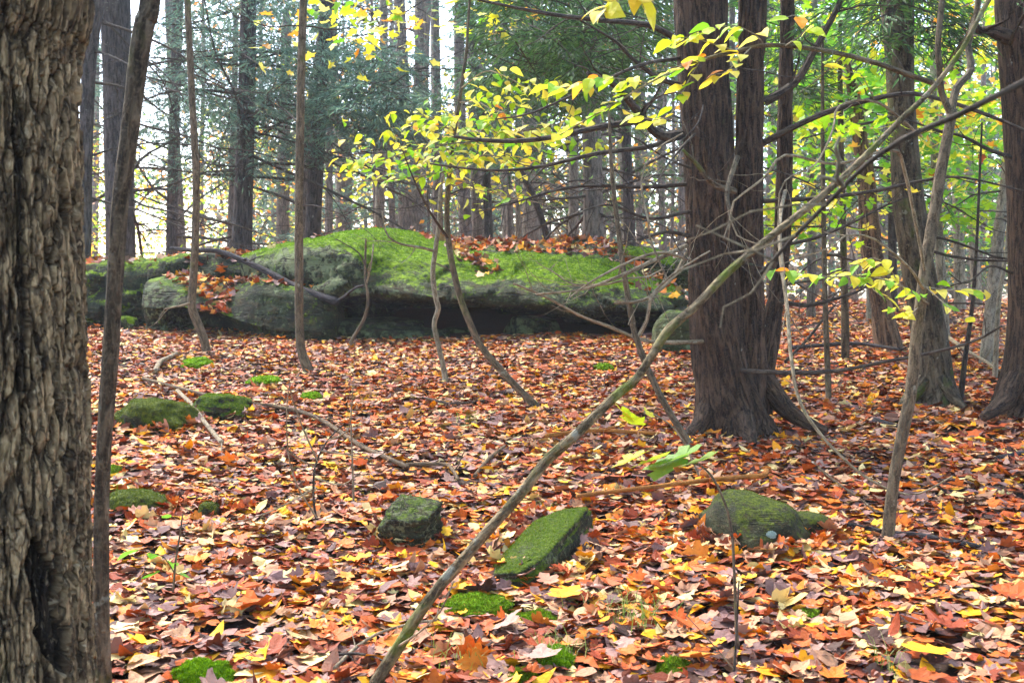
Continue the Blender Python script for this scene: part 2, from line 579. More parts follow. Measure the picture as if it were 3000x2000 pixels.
def oval_template(rng, curl, hi=True):
    """beech leaf: pointed oval, folded along the midrib"""
    if hi:
        ys = np.array([.12, .35, .6, .84])
        ws = np.array([.2, .31, .27, .13])
    else:
        ys = np.array([.3, .68])
        ws = np.array([.27, .23])
    n = len(ys)
    mid = np.stack([np.zeros(n + 2), np.concatenate([[0], ys, [1.0]])], 1)
    xy = np.vstack([mid, np.stack([ws, ys], 1), np.stack([-ws, ys], 1)])
    F = []
    for s in (0, 1):
        o = n + 2 + s * n
        tri = [(0, o, 1)] + [t for i in range(n - 1) for t in ((i + 1, o + i, o + i + 1), (i + 1, o + i + 1, i + 2))] + [(n, o + n - 1, n + 1)]
        F += [t if s == 0 else (t[0], t[2], t[1]) for t in tri]
    x, y = xy[:, 0], xy[:, 1]
    z = curl * (rng.uniform(-.2, .7) * np.abs(x) - rng.uniform(0, .6) * y ** 2 + rng.uniform(-.3, .3) * x * y) + rng.normal(0, .02 * curl + .004, len(x))
    return np.stack([x, y, z], 1), np.array(F)


_t = np.random.default_rng(21)
MAPLE_HI = [maple_template(_t, c, True, f) for c, f in ((.15, 0), (.25, 0), (.3, 0), (.4, 0), (.5, 0), (.6, 0), (.75, 0), (.3, 1.2), (.4, 2.6), (.35, .8), (.2, 2.9), (.9, 0), (.45, 1.9), (.25, 0), (.35, 0), (.55, .5))]
MAPLE_LO = [maple_template(_t, c, False, f) for c, f in ((.2, 0), (.35, 0), (.5, 0), (.7, 0), (.3, 1.3), (.3, 2.7), (.4, 0), (.25, 0))]
MAPLE_XLO = [maple_template(_t, c, .5) for c in (.2, .4, .6, .3, .8)]
OVAL_HI = [oval_template(_t, c, True) for c in (.5, .7, .9, 1.1, .6, 1.0)]
OVAL_LO = [oval_template(_t, c, False) for c in (.5, .8, 1.1)]


def euler_mats(yaw, tx, ty):
    cz, sz, cx, sx, cy, sy = np.cos(yaw), np.sin(yaw), np.cos(tx), np.sin(tx), np.cos(ty), np.sin(ty)
    n = len(yaw)
    Z = np.zeros((n, 3, 3)); X = np.zeros((n, 3, 3)); Y = np.zeros((n, 3, 3))
    Z[:, 0, 0] = cz; Z[:, 0, 1] = -sz; Z[:, 1, 0] = sz; Z[:, 1, 1] = cz; Z[:, 2, 2] = 1
    X[:, 0, 0] = 1; X[:, 1, 1] = cx; X[:, 1, 2] = -sx; X[:, 2, 1] = sx; X[:, 2, 2] = cx
    Y[:, 1, 1] = 1; Y[:, 0, 0] = cy; Y[:, 0, 2] = sy; Y[:, 2, 0] = -sy; Y[:, 2, 2] = cy
    return Z @ X @ Y


def scatter(mb, templates, pos, mats, size, col, rng, edge=0.12):
    """adds a leaf at each pos; returns nothing"""
    which = rng.integers(len(templates), size=len(pos))
    for k, (tv, tf) in enumerate(templates):
        m = np.nonzero(which == k)[0]
        if not len(m):
            continue
        V = np.einsum('nij,vj->nvi', mats[m], tv) * size[m][:, None, None] + pos[m][:, None, :]
        nv = len(tv)
        F = (tf[None] + (np.arange(len(m)) * nv)[:, None, None]).reshape(-1, 3)
        c = np.repeat(col[m][:, None, :], nv, 1) * rng.uniform(1 - edge, 1 + edge, (len(m), nv, 1))
        mb.add(V.reshape(-1, 3), [F], c.reshape(-1, 3))


def one_leaf(tpl, pos, mat, size, col, rng, name, material, parent, edge=0.1):
    tv, tf = tpl
    V = (tv @ mat.T) * size
    c = np.repeat(np.asarray(col)[None, :], len(tv), 0) * rng.uniform(1 - edge, 1 + edge, (len(tv), 1))
    me = build_mesh(name, V, [tf], c)
    return link(name, me, material, parent, loc=tuple(np.asarray(pos) - np.array(parent_org(parent))))


# ------------------------------------------------------------------ the forest floor
def nonuni(a, lo, hi, step, b, n):
    left = lo - (lo - a) * (np.linspace(1, 0, n, endpoint=False) ** 1.8)
    right = hi + (b - hi) * (np.linspace(1, 0, n, endpoint=False)[::-1] ** 1.8)
    return np.concatenate([left, np.arange(lo, hi, step), right])


gx = nonuni(-90, -9, 9, 0.11, 90, 24)
gy = nonuni(-25, 1.5, 18, 0.1, 120, 26)
XX, YY = np.meshgrid(gx, gy)
ZZ = G(XX, YY) - 0.03
nx, ny = len(gx), len(gy)
ii = np.arange(ny - 1)[:, None] * nx
jj = np.arange(nx - 1)[None, :]
gF = np.stack([ii + jj, ii + jj + 1, ii + nx + jj + 1, ii + nx + jj], 2).reshape(-1, 4)
ground = link('ground', build_mesh('ground', np.stack([XX, YY, ZZ], 2).reshape(-1, 3), [gF], smooth=True), M['floor'], kind='structure')
ground['label'] = 'sloping forest floor under the fallen autumn leaves'

# ------------------------------------------------------------------ rocks
_bm = bmesh.new()
bmesh.ops.create_icosphere(_bm, subdivisions=5, radius=1.0)
ICO_V = np.array([v.co[:] for v in _bm.verts])
ICO_F = np.array([[v.index for v in f.verts] for f in _bm.faces])
_bm.free()


def vert_normals(V, F):
    N = np.zeros_like(V)
    a, b, c = V[F[:, 0]], V[F[:, 1]], V[F[:, 2]]
    n = np.cross(b - a, c - a)
    for k in range(F.shape[1]):
        np.add.at(N, F[:, k], n)
    return N / np.maximum(np.linalg.norm(N, axis=1), 1e-12)[:, None]


def rock_shape(planes, sharp=14.0, amp=0.04, seed=1, strata=0.0, fine=0.015):
    """unit rock bounded by planes (normal, distance), softened, with noise"""
    d = ICO_V
    acc = 0
    for n, h in planes:
        n = np.asarray(n, dtype=float)
        n = n / np.linalg.norm(n)
        acc = acc + np.clip((d @ n) / h, 0, None) ** sharp
    r = acc ** (-1.0 / sharp)
    V = d * r[:, None]
    V = V + d * (amp * fbm(V * 1.8 + seed * 5.3, 3) + fine * fbm(V * 7 + seed, 3))[:, None]
    if strata:
        V = V + d * (strata * np.sign(pn(np.stack([V[:, 0] * .4, V[:, 1] * .4, V[:, 2] * 7 + seed], 1))) * 0.5)[:, None]
    return V


def moss_fuzz(mb, V, F, weight, n, size, rng, pal, lean=0.5):
    """n tiny upright blades over the faces, denser where weight is high"""
    a, b, c = V[F[:, 0]], V[F[:, 1]], V[F[:, 2]]
    nr = np.cross(b - a, c - a)
    ar = np.linalg.norm(nr, axis=1)
    w = ar * weight[F].mean(1)
    if w.sum() <= 0:
        return
    idx = rng.choice(len(F), n, p=w / w.sum())
    s, t = rng.random(n), rng.random(n)
    flip = s + t > 1
    s[flip], t[flip] = 1 - s[flip], 1 - t[flip]
    p = a[idx] + (b - a)[idx] * s[:, None] + (c - a)[idx] * t[:, None]
    nn = nr[idx] / np.maximum(ar[idx], 1e-12)[:, None]
    up = nn + rng.normal(0, lean, (n, 3)) + np.array([0, 0, 0.5])
    up /= np.linalg.norm(up, axis=1)[:, None]
    side = np.cross(up, rng.normal(size=(n, 3)))
    side /= np.maximum(np.linalg.norm(side, axis=1), 1e-9)[:, None]
    L = size * rng.uniform(.6, 1.4, (n, 1))
    Vt = np.stack([p - side * L * .28 - nn * L * .2, p + side * L * .28 - nn * L * .2, p + up * L], 1)
    f = np.arange(n * 3).reshape(-1, 3)
    col = pick(n, [(1, pal)], rng)
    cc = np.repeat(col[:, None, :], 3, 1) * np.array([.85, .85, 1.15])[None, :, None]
    mb.add(Vt.reshape(-1, 3), [f], cc.reshape(-1, 3))


MOSSPAL = [lin(c) for c in ((84, 118, 14), (102, 134, 18), (116, 142, 24), (74, 102, 16), (118, 124, 34))]
MOSSDULL = [lin(c) for c in ((84, 102, 22), (96, 112, 26), (108, 116, 34), (74, 90, 24))]
MOSSBRT = [lin(c) for c in ((100, 144, 8), (118, 158, 12), (134, 168, 16), (88, 128, 12))]


def rock(name, label, pos, scale, planes, seed, rotz=0.0, tilt=(0, 0), mat='rock', moss=(0.5, 0.6), lichen=0.4, fuzz=0, fuzz_size=.012,
         pal=None, group=None, cat='rock', **kw):
    """moss = (how upward a face must be for moss, amount)"""
    V = rock_shape(planes, seed=seed, **kw) * np.asarray(scale, dtype=float)
    R = np.array((Matrix.Rotation(rotz, 3, 'Z') @ Matrix.Rotation(tilt[0], 3, 'X') @ Matrix.Rotation(tilt[1], 3, 'Y')))
    V = V @ R.T
    N = vert_normals(V, ICO_F)
    nz = sstep(moss[0] - .35, moss[0] + .35, N[:, 2] + 0.3 * fbm(V * 4 + seed, 3) + .55 * fbm(V / np.mean(scale) * 1.6 + seed, 4))
    C = np.stack([nz * moss[1], np.full(len(V), lichen), np.zeros(len(V))], 1)
    root = thing(name, label, cat, pos, group)
    link('stone', build_mesh('stone', V, [ICO_F], C, smooth=True), M[mat], root)
    if fuzz:
        mb = MB()
        moss_fuzz(mb, V, ICO_F, nz ** 2, fuzz, fuzz_size, np.random.default_rng(seed), pal or MOSSPAL)
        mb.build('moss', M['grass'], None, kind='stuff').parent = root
    return root, V + np.asarray(pos), N


BOX = [((1, 0, 0), .9), ((-1, 0, 0), .9), ((0, 1, 0), .9), ((0, -1, 0), .9), ((0, 0, 1), .9), ((0, 0, -1), .9)]
ROUND = BOX + [((1, 1, .4), 1.0), ((-1, .8, .7), .95), ((.6, -1, .8), .95), ((-.7, -1, .5), 1.0), ((.3, .2, 1), .9), ((1, -.2, 1), 1.0), ((-1, 0, .9), 1.0)]


def ledge(name, label, stations, seed, mat, thick, n_len=230, n_sec=110, amp=.05, strata=.03, moss_rules=None, up_=.9, facet=1.0, flat=False):
    """a long boulder swept through stations
    (u, depth of lip, v of lip, v of front edge, v of skyline, lean back of front face, depth of the hollow under the lip)"""
    st = np.array(stations, dtype=float)
    uu = np.linspace(st[0, 0], st[-1, 0], n_len)
    cols = [np.interp(uu, st[:, 0], st[:, k]) for k in range(1, 7)]
    ker = np.hanning(9); ker /= ker.sum()
    cols = [np.convolve(np.pad(c, 4, mode='edge'), ker, mode='valid') for c in cols]
    rows = []
    for i, u in enumerate(uu):
        yf, vl, vf, vs, lean, hol = [c[i] for c in cols]
        e = min(1.0, min(i, n_len - 1 - i) / (n_len * (.06 if not flat else .025)))
        e = math.sqrt(max(0.0, 1 - (1 - e) ** 2))
        x0 = P(u, 900, yf)[0]
        zl, zf, zs = P(u, vl, yf)[2], P(u, vf, yf + lean)[2], P(u, vs, yf + lean + up_)[2]
        zg = g1(x0, yf + 1) - .35
        H = zf - zl
        prof = np.array([(hol + .35, zg), (hol, zl - .06 if hol > .3 else zg), (hol * .55, zl + .05), (hol * .12, zl + .015), (0, zl + .03), (-.05, zl + .16 * H),
                         (lean * .22 - .05, zl + .45 * H), (lean * .6, zl + .8 * H), (lean + .08, zf), (lean + .45 * up_, zf + .62 * (zs - zf)), (lean + up_, zs), (lean + thick * .6, zs - .02),
                         (lean + thick * .9, zs - .25), (lean + thick, zg)])
        if flat:
            prof[5:8] = [(lean * .15, zl + .16 * H), (lean * .45, zl + .45 * H), (lean * .8, zl + .8 * H)]
        zc = zl + .45 * H
        yc = lean + thick * .4
        prof = np.stack([yc + (prof[:, 0] - yc) * (.25 + .75 * e), zc + (prof[:, 1] - zc) * (.3 + .7 * e)], 1)
        pr = np.column_stack([np.zeros(len(prof)), prof])
        t = np.concatenate([[0], np.cumsum(np.linalg.norm(np.diff(pr, axis=0), axis=1))])
        # more samples on the seen front
        tt = np.linspace(0, t[-1], n_sec)
        ys, zs_ = np.interp(tt, t, pr[:, 1]), np.interp(tt, t, pr[:, 2])
        rows.append(np.stack([x0 * (yf + ys * .35) / yf, yf + ys, zs_], 1))
    V = np.array(rows)
    V = V.reshape(-1, 3)
    i = np.arange(n_len - 1)[:, None] * n_sec
    j = np.arange(n_sec - 1)[None, :]
    F = np.stack([i + j, i + n_sec + j, i + n_sec + j + 1, i + j + 1], 2).reshape(-1, 4)
    N = vert_normals(V, F)
    if N[(V[:, 2] > np.percentile(V[:, 2], 80))].mean(0)[2] < 0:
        F = F[:, ::-1]
        N = -N
    fold = np.stack([V[:, 0] * .7, V[:, 1] * .7, V[:, 2] * 5.5 + .35 * V[:, 0]], 1)
    st_n = np.tanh(pn(fold + seed * 3.3) * 9)
    side = 1 - np.abs(N[:, 2])
    frng = np.random.default_rng(seed + 70)
    lo_, hi_ = V.min(0), V.max(0)
    ns = int(10 * (hi_[0] - lo_[0]) + 14)
    sd = frng.uniform(lo_, hi_, (ns, 3)); sd[:, 1] = frng.uniform(lo_[1], lo_[1] + 1.2, ns)
    an = np.array([1.0, .55, 1.9])
    wv = V + .10 * np.stack([fbm(V * 2.5 + 3 * k + seed, 2) for k in range(3)], 1)
    dist = np.linalg.norm((wv[:, None, :] - sd[None]) * an, axis=2)
    o2 = np.argpartition(dist, 1, axis=1)[:, :2]
    d1, d2 = np.take_along_axis(dist, o2, 1).T
    sw = d1 > d2
    cell = np.where(sw, o2[:, 1], o2[:, 0])
    gap = np.abs(d2 - d1)
    gd = frng.normal(0, 1, (ns, 3)) * np.array([.22, .1, .3])
    fac = np.clip(((V - sd[cell]) * gd[cell]).sum(1) + frng.normal(0, .035, ns)[cell], -.11, .11)
    fac = fac - .05 * np.exp(-(gap / .03) ** 2)
    d = facet * fac * (.25 + .75 * side) + amp * 1.1 * fbm(V * 1.1 + seed, 4) + strata * st_n * side + amp * .5 * fbm(V * 5.0 + seed * 2, 4) + (.006 if flat else .014) * fbm(V * 15.0, 3)
    V = V + N * d[:, None]
    # close the two ends
    faces = [F]
    for k in (0, n_len - 1):
        ring = np.arange(n_sec) + k * n_sec
        V = np.vstack([V, V[ring].mean(0)])
        c = len(V) - 1
        tri = np.stack([np.full(n_sec - 1, c), ring[:-1], ring[1:]], 1)
        faces.append(tri if k == 0 else tri[:, ::-1])
    N = vert_normals(V[:len(N)], F)
    N = np.vstack([N, [[0, -1, 0], [0, -1, 0]]])
    u, v = project(V)
    C = np.zeros((len(V), 3))
    C[:, 0], C[:, 1] = moss_rules(u, v, V, N)
    root = thing(name, label, 'boulder', (float(np.mean(V[:, 0])), float(np.min(V[:, 1])), float(V[:, 2].min() + .3)))
    org = np.array(root.location)
    link('stone', build_mesh('stone', V - org, faces, C, smooth=True), M[mat], root)
    return root, V, N, F, C


def boulder_moss(u, v, V, N):
    lower = np.interp(u, [640, 690, 800, 860, 950, 1020, 1060, 1100, 1200, 1300, 1400, 1500, 1600, 1700, 1800, 1900, 2000, 2060],
                      [765, 754, 733, 722, 718, 728, 760, 800, 822, 825, 826, 818, 826, 836, 838, 842, 862, 900])
    edge = 14 * fbm(np.stack([u / 60, v / 60, np.zeros(len(u))], 1), 3)
    inside = sstep(16, -10, v + edge - lower)
    upper = np.interp(u, [1240, 1310, 1360, 1420, 1500, 1600, 1700, 1800, 1850, 1900, 2060], [640, 690, 728, 740, 742, 742, 748, 762, 790, 812, 850])
    inside = inside * sstep(-14, 8, v + edge - upper)
    film = sstep(1060, 1110, u) * sstep(1390, 1320, u) * sstep(735, 790, v)
    front = np.where(V[:, 1] < 13.2, inside * (1 - .42 * film), 0)
    under = (N[:, 2] < -.3)
    m = np.where(under, 0, np.maximum(front * .95, sstep(.5, .9, N[:, 2]) * .3))
    streak = .12 * sstep(.1, .5, fbm(V * np.array([2.2, 2.2, .6]) + 8, 3))
    lichen = sstep(1120, 980, u) * .5 + .15 + .2 * sstep(.1, .6, fbm(V * 1.5, 2))
    return np.clip(m + streak, 0, 1), lichen


big = ledge('mossy_boulder', 'huge long boulder with bright moss on top and a dark hollow beneath',
            [(640, 12.3, 925, 765, 752, .25, .2), (700, 11.9, 930, 752, 736, .25, .3), (780, 11.6, 905, 732, 716, .25, .6), (860, 11.35, 890, 716, 696, .25, 1.0),
             (960, 11.25, 884, 704, 682, .28, 1.4), (1050, 11.2, 884, 712, 675, .4, 1.5), (1140, 11.15, 888, 735, 677, .7, 2.3), (1230, 11.1, 892, 745, 690, .8, 2.3),
             (1320, 11.1, 896, 772, 702, .6, 2.3), (1400, 11.1, 908, 785, 706, .55, 2.3), (1500, 11.1, 912, 790, 708, .5, 2.3), (1600, 11.1, 910, 795, 704, .5, 2.3),
             (1700, 11.1, 932, 802, 706, .45, 1.5), (1770, 11.1, 938, 808, 712, .45, 1.4), (1850, 11.15, 926, 826, 738, .4, 1.3), (1930, 11.25, 924, 848, 775, .4, 1.0),
             (2000, 11.45, 935, 868, 815, .35, .7), (2060, 11.7, 960, 900, 870, .3, .3)],
            3, 'rock', 4.4, 330, 170, .055, .05, boulder_moss, 1.5)


def wall_moss(u, v, V, N):
    return np.clip(sstep(.5, .9, N[:, 2]) * .7 * (u < 560) + .06, 0, 1), np.full(len(V), .1)


wall = ledge('dark_boulder', 'dark low boulder with a straight leafy rim behind the tilted slab',
             [(60, 12.9, 950, 790, 782, .15, .05), (160, 12.6, 945, 782, 774, .15, .05), (260, 12.4, 940, 770, 762, .15, .05), (400, 12.3, 940, 764, 757, .15, .05),
              (520, 12.2, 940, 756, 750, .15, .05), (640, 12.25, 940, 752, 744, .18, .05), (730, 12.4, 940, 756, 748, .2, .05), (790, 12.6, 940, 775, 765, .2, .05)],
             8, 'rockdark', 2.8, 150, 90, .035, .02, wall_moss)


def slab_moss(u, v, V, N):
    return np.clip(sstep(.6, .95, N[:, 2]) * .35 + .1 * sstep(690, 760, u) * sstep(900, 820, v), 0, 1), .35 * sstep(700, 500, u) + .15


slab = ledge('tilted_slab', 'tilted grey-green rock slab with a leaf-filled notch leaning before the boulder',
             [(405, 11.7, 905, 824, 814, .2, .05), (450, 11.55, 912, 826, 806, .2, .15), (520, 11.4, 905, 838, 808, .25, .5), (580, 11.3, 912, 850, 815, .3, .7),
              (640, 11.2, 925, 862, 822, .35, .7), (690, 11.15, 945, 846, 820, .3, .6), (740, 11.1, 962, 832, 812, .22, .4), (800, 11.05, 975, 833, 818, .2, .15),
              (880, 11.0, 982, 846, 832, .2, .05), (940, 11.0, 980, 862, 850, .2, .05), (985, 11.1, 975, 890, 880, .2, .05)],
             14, 'rockdark', 1.0, 170, 100, .008, .012, slab_moss, .6, .22, True)


def moss_pads(root, V, N, F, C, mask, n, size, rng, pal, mat='grass'):
    tri = np.vstack([F[:, :3], F[:, [0, 2, 3]]])
    mb = MB()
    moss_fuzz(mb, V, tri, mask, n, size, rng, pal)
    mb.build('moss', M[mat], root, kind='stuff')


def leaves_on(root, V, N, mask, n, rng, groups, size=(.08, .13)):
    w = mask * (N[:, 2] > .05)
    idx = rng.choice(len(V), n, p=w / w.sum())
    pos = V[idx] + rng.normal(0, .03, (n, 3)) * np.array([1, 1, .2]) + np.array([0, 0, .015])
    mats = euler_mats(rng.uniform(0, 6.28, n), rng.normal(0, .45, n), rng.normal(0, .45, n))
    mb = MB()
    scatter(mb, MAPLE_LO, pos, mats, rng.uniform(size[0], size[1], n), pick(n, groups, rng), rng)
    mb.build('leaf_litter', M['litter'], root, kind='stuff')


LIT = [(4.0, ORANGE), (2.6, RUST), (1.2, GOLD), (1.4, CREAM), (2.8, TAN), (2.2, MAUVE), (1.0, DARK)]
r_ = np.random.default_rng(31)
root, V, N, F, C = big
u, v = project(V)
nm = fbm(V * 1.3 + 40, 3)
mk = np.clip(C[:, 0] - .35, 0, 1) * (N[:, 2] > .1) * (V[:, 1] < 13.5)
moss_pads(root, V, N, F, C, mk * (v < 870) * sstep(.5, .8, C[:, 0]), 30000, .013, r_, MOSSBRT)
strip = np.exp(-((v - (720 + (u - 1320) * .6)) / 16.0) ** 2) * (u > 1310) * (u < 1470)
upl = np.interp(u, [1240, 1310, 1360, 1420, 1500, 1600, 1700, 1800, 1850, 1900, 2060], [640, 690, 728, 740, 742, 742, 748, 762, 790, 812, 850])
back = sstep(6, -6, v - upl) * (u > 1250) * (V[:, 1] < 14.8)
rim = sstep(12.6, 13.0, V[:, 1]) * .3
leaves_on(root, V, N, strip * 5 + back * 1.6 + rim * .6 + .02 * (nm > .1) * (v < 800) + (u > 1830) * (v < 880) * .3, 1700, r_, LIT)
root, V, N, F, C = wall
u, v = project(V)
leaves_on(root, V, N, (N[:, 2] > .4) * sstep(12.45, 12.7, V[:, 1]) * 1.0 + (u > 540) * (N[:, 2] > .3) * 1.0, 420, r_, LIT)
moss_pads(root, V, N, F, C, np.clip(C[:, 0] - .35, 0, 1) * (u < 560), 4000, .012, r_, MOSSPAL)
root, V, N, F, C = slab
u, v = project(V)
leaves_on(root, V, N, (N[:, 2] > .78) * (np.exp(-((u - 630) / 90.0) ** 2) * 2 + .6 * (u > 700) * (V[:, 1] > 11.3)), 300, r_, LIT)

# rocks lying in the hollow and beside the boulder
for i, (u, v, y, sc, sd, lab) in enumerate([
        (1030, 972, 11.7, (.42, .4, .14), 3, 'grey flat rock wedged in the hollow next to the tilted slab'),
        (1190, 992, 11.6, (.5, .4, .12), 5, 'pale grey rock lying low in the middle of the dark hollow'),
        (1150, 955, 12.1, (.36, .35, .09), 9, 'thin shelf of rock at the back of the hollow'),
        (1560, 972, 11.7, (.28, .35, .17), 6, 'lichen-spotted rock block in the hollow under the thick moss'),
        (1400, 992, 12.2, (.5, .3, .12), 12, 'brownish rock deep in the shade of the hollow')]):
    p = P(u, v, y)
    rock('hollow_rock', lab, (p[0], p[1], p[2]), sc, BOX + ROUND[6:9], sd, rotz=.2 * i - .3, tilt=(.05, .06), mat='rockdark', moss=(1.2, .2), lichen=.55, amp=.08,
         group='rocks lying under the boulder')
p = P(1995, 985, 10.4)
rock('round_rock', 'smooth pale green rounded rock between the boulder and the twin hemlock', p, (.28, .34, .26), ROUND, 4, mat='rockgreen', moss=(.8, .3), lichen=.2, sharp=16.0, amp=.08)
p = P(1840, 770, 13.0)
rock('back_rock', 'moss-capped rock sitting behind the low end of the boulder', p, (.55, .4, .2), ROUND, 17, moss=(.4, .8), lichen=.2, fuzz=2000, fuzz_size=.015)
p = P(2040, 800, 13.2)
rock('back_rock', 'low grey rock seen just behind the twin hemlock trunk', p, (.5, .4, .2), ROUND, 19, moss=(.6, .6), lichen=.3)
p = ghit(375, 965)
rock('small_stone', 'small grey stone with mossy cap at the foot of the dark boulder', p + [0, 0, .05], (.11, .11, .1), ROUND, 21, moss=(.4, .9), lichen=.3, fuzz=600, fuzz_size=.008)

# rocks in the near leaves
p = ghit(1190, 1600)
rock('square_rock', 'blocky layered grey rock with green film standing among the leaves', p + [0.015, .05, .07], (.108, .115, .098), BOX + [((.8, -1, .6), 1.08), ((-1, -.6, 1), 1.15)], 7,
     rotz=math.radians(-24), tilt=(math.radians(20), math.radians(10)), mat='nearrock', moss=(.6, .4), lichen=.45, strata=.09, amp=.05, sharp=40, fuzz=700, fuzz_size=.004, pal=MOSSDULL, fine=.03)
p = ghit(1578, 1660)
rock('flat_mossy_rock', 'long flat rock with green moss cover pointing away beside the leaning stem', p + [0.0, .1, .035], (.145, .39, .065), BOX + [((-1, -1.2, .3), .95), ((.9, -1, .2), 1.15), ((-.5, .0, 1), .92)], 23,
     rotz=math.radians(-21), tilt=(math.radians(9), math.radians(-14)), mat='nearrock', moss=(.55, .8), lichen=.35, amp=.1, sharp=16, fuzz=9000, fuzz_size=.0045, pal=MOSSPAL, fine=.03)
p = ghit(2235, 1590)
dome = rock('domed_rock', 'rounded half-buried rock with thin moss and a pale blue lichen spot', p + [.0, .12, .01], (.235, .26, .18), ROUND + [((.9, -.9, .9), .86), ((-.5, -.6, 1), .92)], 25, rotz=.4, tilt=(.1, .12), mat='neardull',
     moss=(.6, .55), lichen=.15, sharp=15, amp=.1, fuzz=2500, fuzz_size=.004, pal=MOSSDULL)
du, dv = project(dome[1])
di = int(np.argmin((du - 2262) ** 2 + (dv - 1566) ** 2 + 1e6 * (dome[2][:, 1] > -.1)))
dn = Vector(dome[2][di])
sv = ICO_V[ICO_V[:, 2] > -.99] if False else ICO_V * np.array([.019, .014, .0018]) * (1 + .7 * fbm(ICO_V * 2.6 + 4, 3))[:, None]
sv = sv @ np.array(dn.to_track_quat('Z', 'Y').to_matrix()).T + dome[1][di] - np.array(dome[0].location)
link('lichen', build_mesh('lichen', sv, [ICO_F], smooth=True), M['bluelichen'], dome[0])
p = ghit(2385, 1570)
rock('small_stone', 'small sloping stone half under leaves touching the domed rock', p + [0, .06, .02], (.1, .12, .075), ROUND, 27, mat='neardull', moss=(.5, .5), lichen=.2, fuzz=500, fuzz_size=.004, pal=MOSSDULL)
p = ghit(440, 1250)
rock('mossy_rock', 'wide rock under thick olive moss behind the slender dark stem', p + [0, .12, .0], (.27, .24, .17), ROUND, 33, amp=.22, mat='neardull', moss=(.0, 1.0), lichen=.1, fuzz=9000, fuzz_size=.007, pal=MOSSDULL)
p = ghit(640, 1220)
rock('mossy_rock', 'mossy rock with a shaded undercut beneath the long fallen stick', p + [0, .1, .02], (.2, .2, .13), ROUND, 35, amp=.2, mat='nearrock', moss=(.4, 1.0), lichen=.1, fuzz=4500, fuzz_size=.007)
p = ghit(380, 1500)
rock('mossy_rock', 'low dark mossy rock by the foot of the slender dark stem', p + [0, .08, -.01], (.17, .16, .1), ROUND, 37, amp=.22, mat='neardull', moss=(.2, .9), lichen=.1, fuzz=5000, fuzz_size=.006, pal=MOSSDULL)
p = ghit(610, 1510)
rock('small_stone', 'small dark green stone poking out of the leaves', p + [0, .02, .015], (.05, .05, .05), ROUND, 39, mat='neardull', moss=(.3, .7), lichen=.1, fuzz=400, fuzz_size=.005, pal=MOSSDULL)


def moss_pad(u, v, w, h, label, seed, pal=MOSSPAL, high=.035, n=3000, size=.012):
    """a cushion of moss on the floor: w, h are its extent in the photo"""
    p = ghit(u, v)
    a = w / 2 * p[1] / F_PX
    foreshort = max(.12, (p[2] * 0 + CAM[2] - p[2]) / p[1] + .088)
    b = min(h / 2 * p[1] / F_PX / foreshort, a * 1.5)
    V = ICO_V * np.array([a, b, high])
    V = V * (1 + .5 * fbm(ICO_V * 2.4 + seed * 2.7, 4))[:, None]
    keep_z = .9 * V[:, 2] + .02 * fbm(V * 14 + seed, 3)
    V[:, 2] = keep_z
    o = thing('moss_cushion', label, 'moss', p, 'cushions of moss on the forest floor')
    link('pad', build_mesh('pad', V, [ICO_F], smooth=True), M['moss'], o)
    mb = MB()
    moss_fuzz(mb, V, ICO_F, (V[:, 2] > -.2 * high).astype(float), int(n * 1.6), size * .6, np.random.default_rng(seed), pal)
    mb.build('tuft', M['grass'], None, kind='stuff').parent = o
    return p, a, b


PADS = [moss_pad(*a) for a in [
    (580, 1070, 85, 48, 'round bright moss cushion below the crooked sapling', 1, MOSSBRT, .07, 1800, .015),
    (780, 1118, 100, 32, 'flat moss cushion beyond the long fallen stick', 2, MOSSBRT, .04, 1500, .015),
    (910, 1165, 60, 22, 'small moss cushion near the thin twig stems', 3, MOSSBRT, .04, 900, .015),
    (1768, 1080, 56, 40, 'lone moss cushion amid leaves beneath the thick moss bank', 4, MOSSPAL, .05, 900, .015),
    (1400, 1775, 200, 62, 'wide moss cushion right beside the leaning stem', 5, MOSSPAL, .03, 5000, .010),
    (1580, 1815, 150, 40, 'moss cushion under scattered leaves before the flat mossy rock', 6, MOSSPAL, .025, 3000, .010),
    (1625, 1935, 110, 70, 'moss cushion with grass blades growing through it', 7, MOSSBRT, .04, 3500, .011),
    (1975, 1965, 100, 90, 'moss cushion below the seedling with big green leaves', 8, MOSSPAL, .04, 3500, .011),
    (600, 1985, 180, 60, 'bright moss cushion at the lower edge beside the old trunk', 9, MOSSBRT, .05, 4500, .011),
    (1520, 1985, 110, 50, 'low moss cushion at the lower edge by the grass', 10, MOSSPAL, .025, 2500, .010),
    (1200, 1860, 80, 40, 'small moss patch behind the foot of the leaning stem', 11, MOSSPAL, .02, 1200, .010),
    (2360, 1800, 70, 50, 'sparse moss patch amid leaves below the domed rock', 12, MOSSDULL, .02, 900, .010),
    (320, 1380, 60, 60, 'narrow moss strip at the edge of the old trunk', 13, MOSSPAL, .03, 1200, .011),
    (330, 1440, 70, 30, 'moss tuft above the low dark mossy rock', 14, MOSSPAL, .03, 900, .011)]]


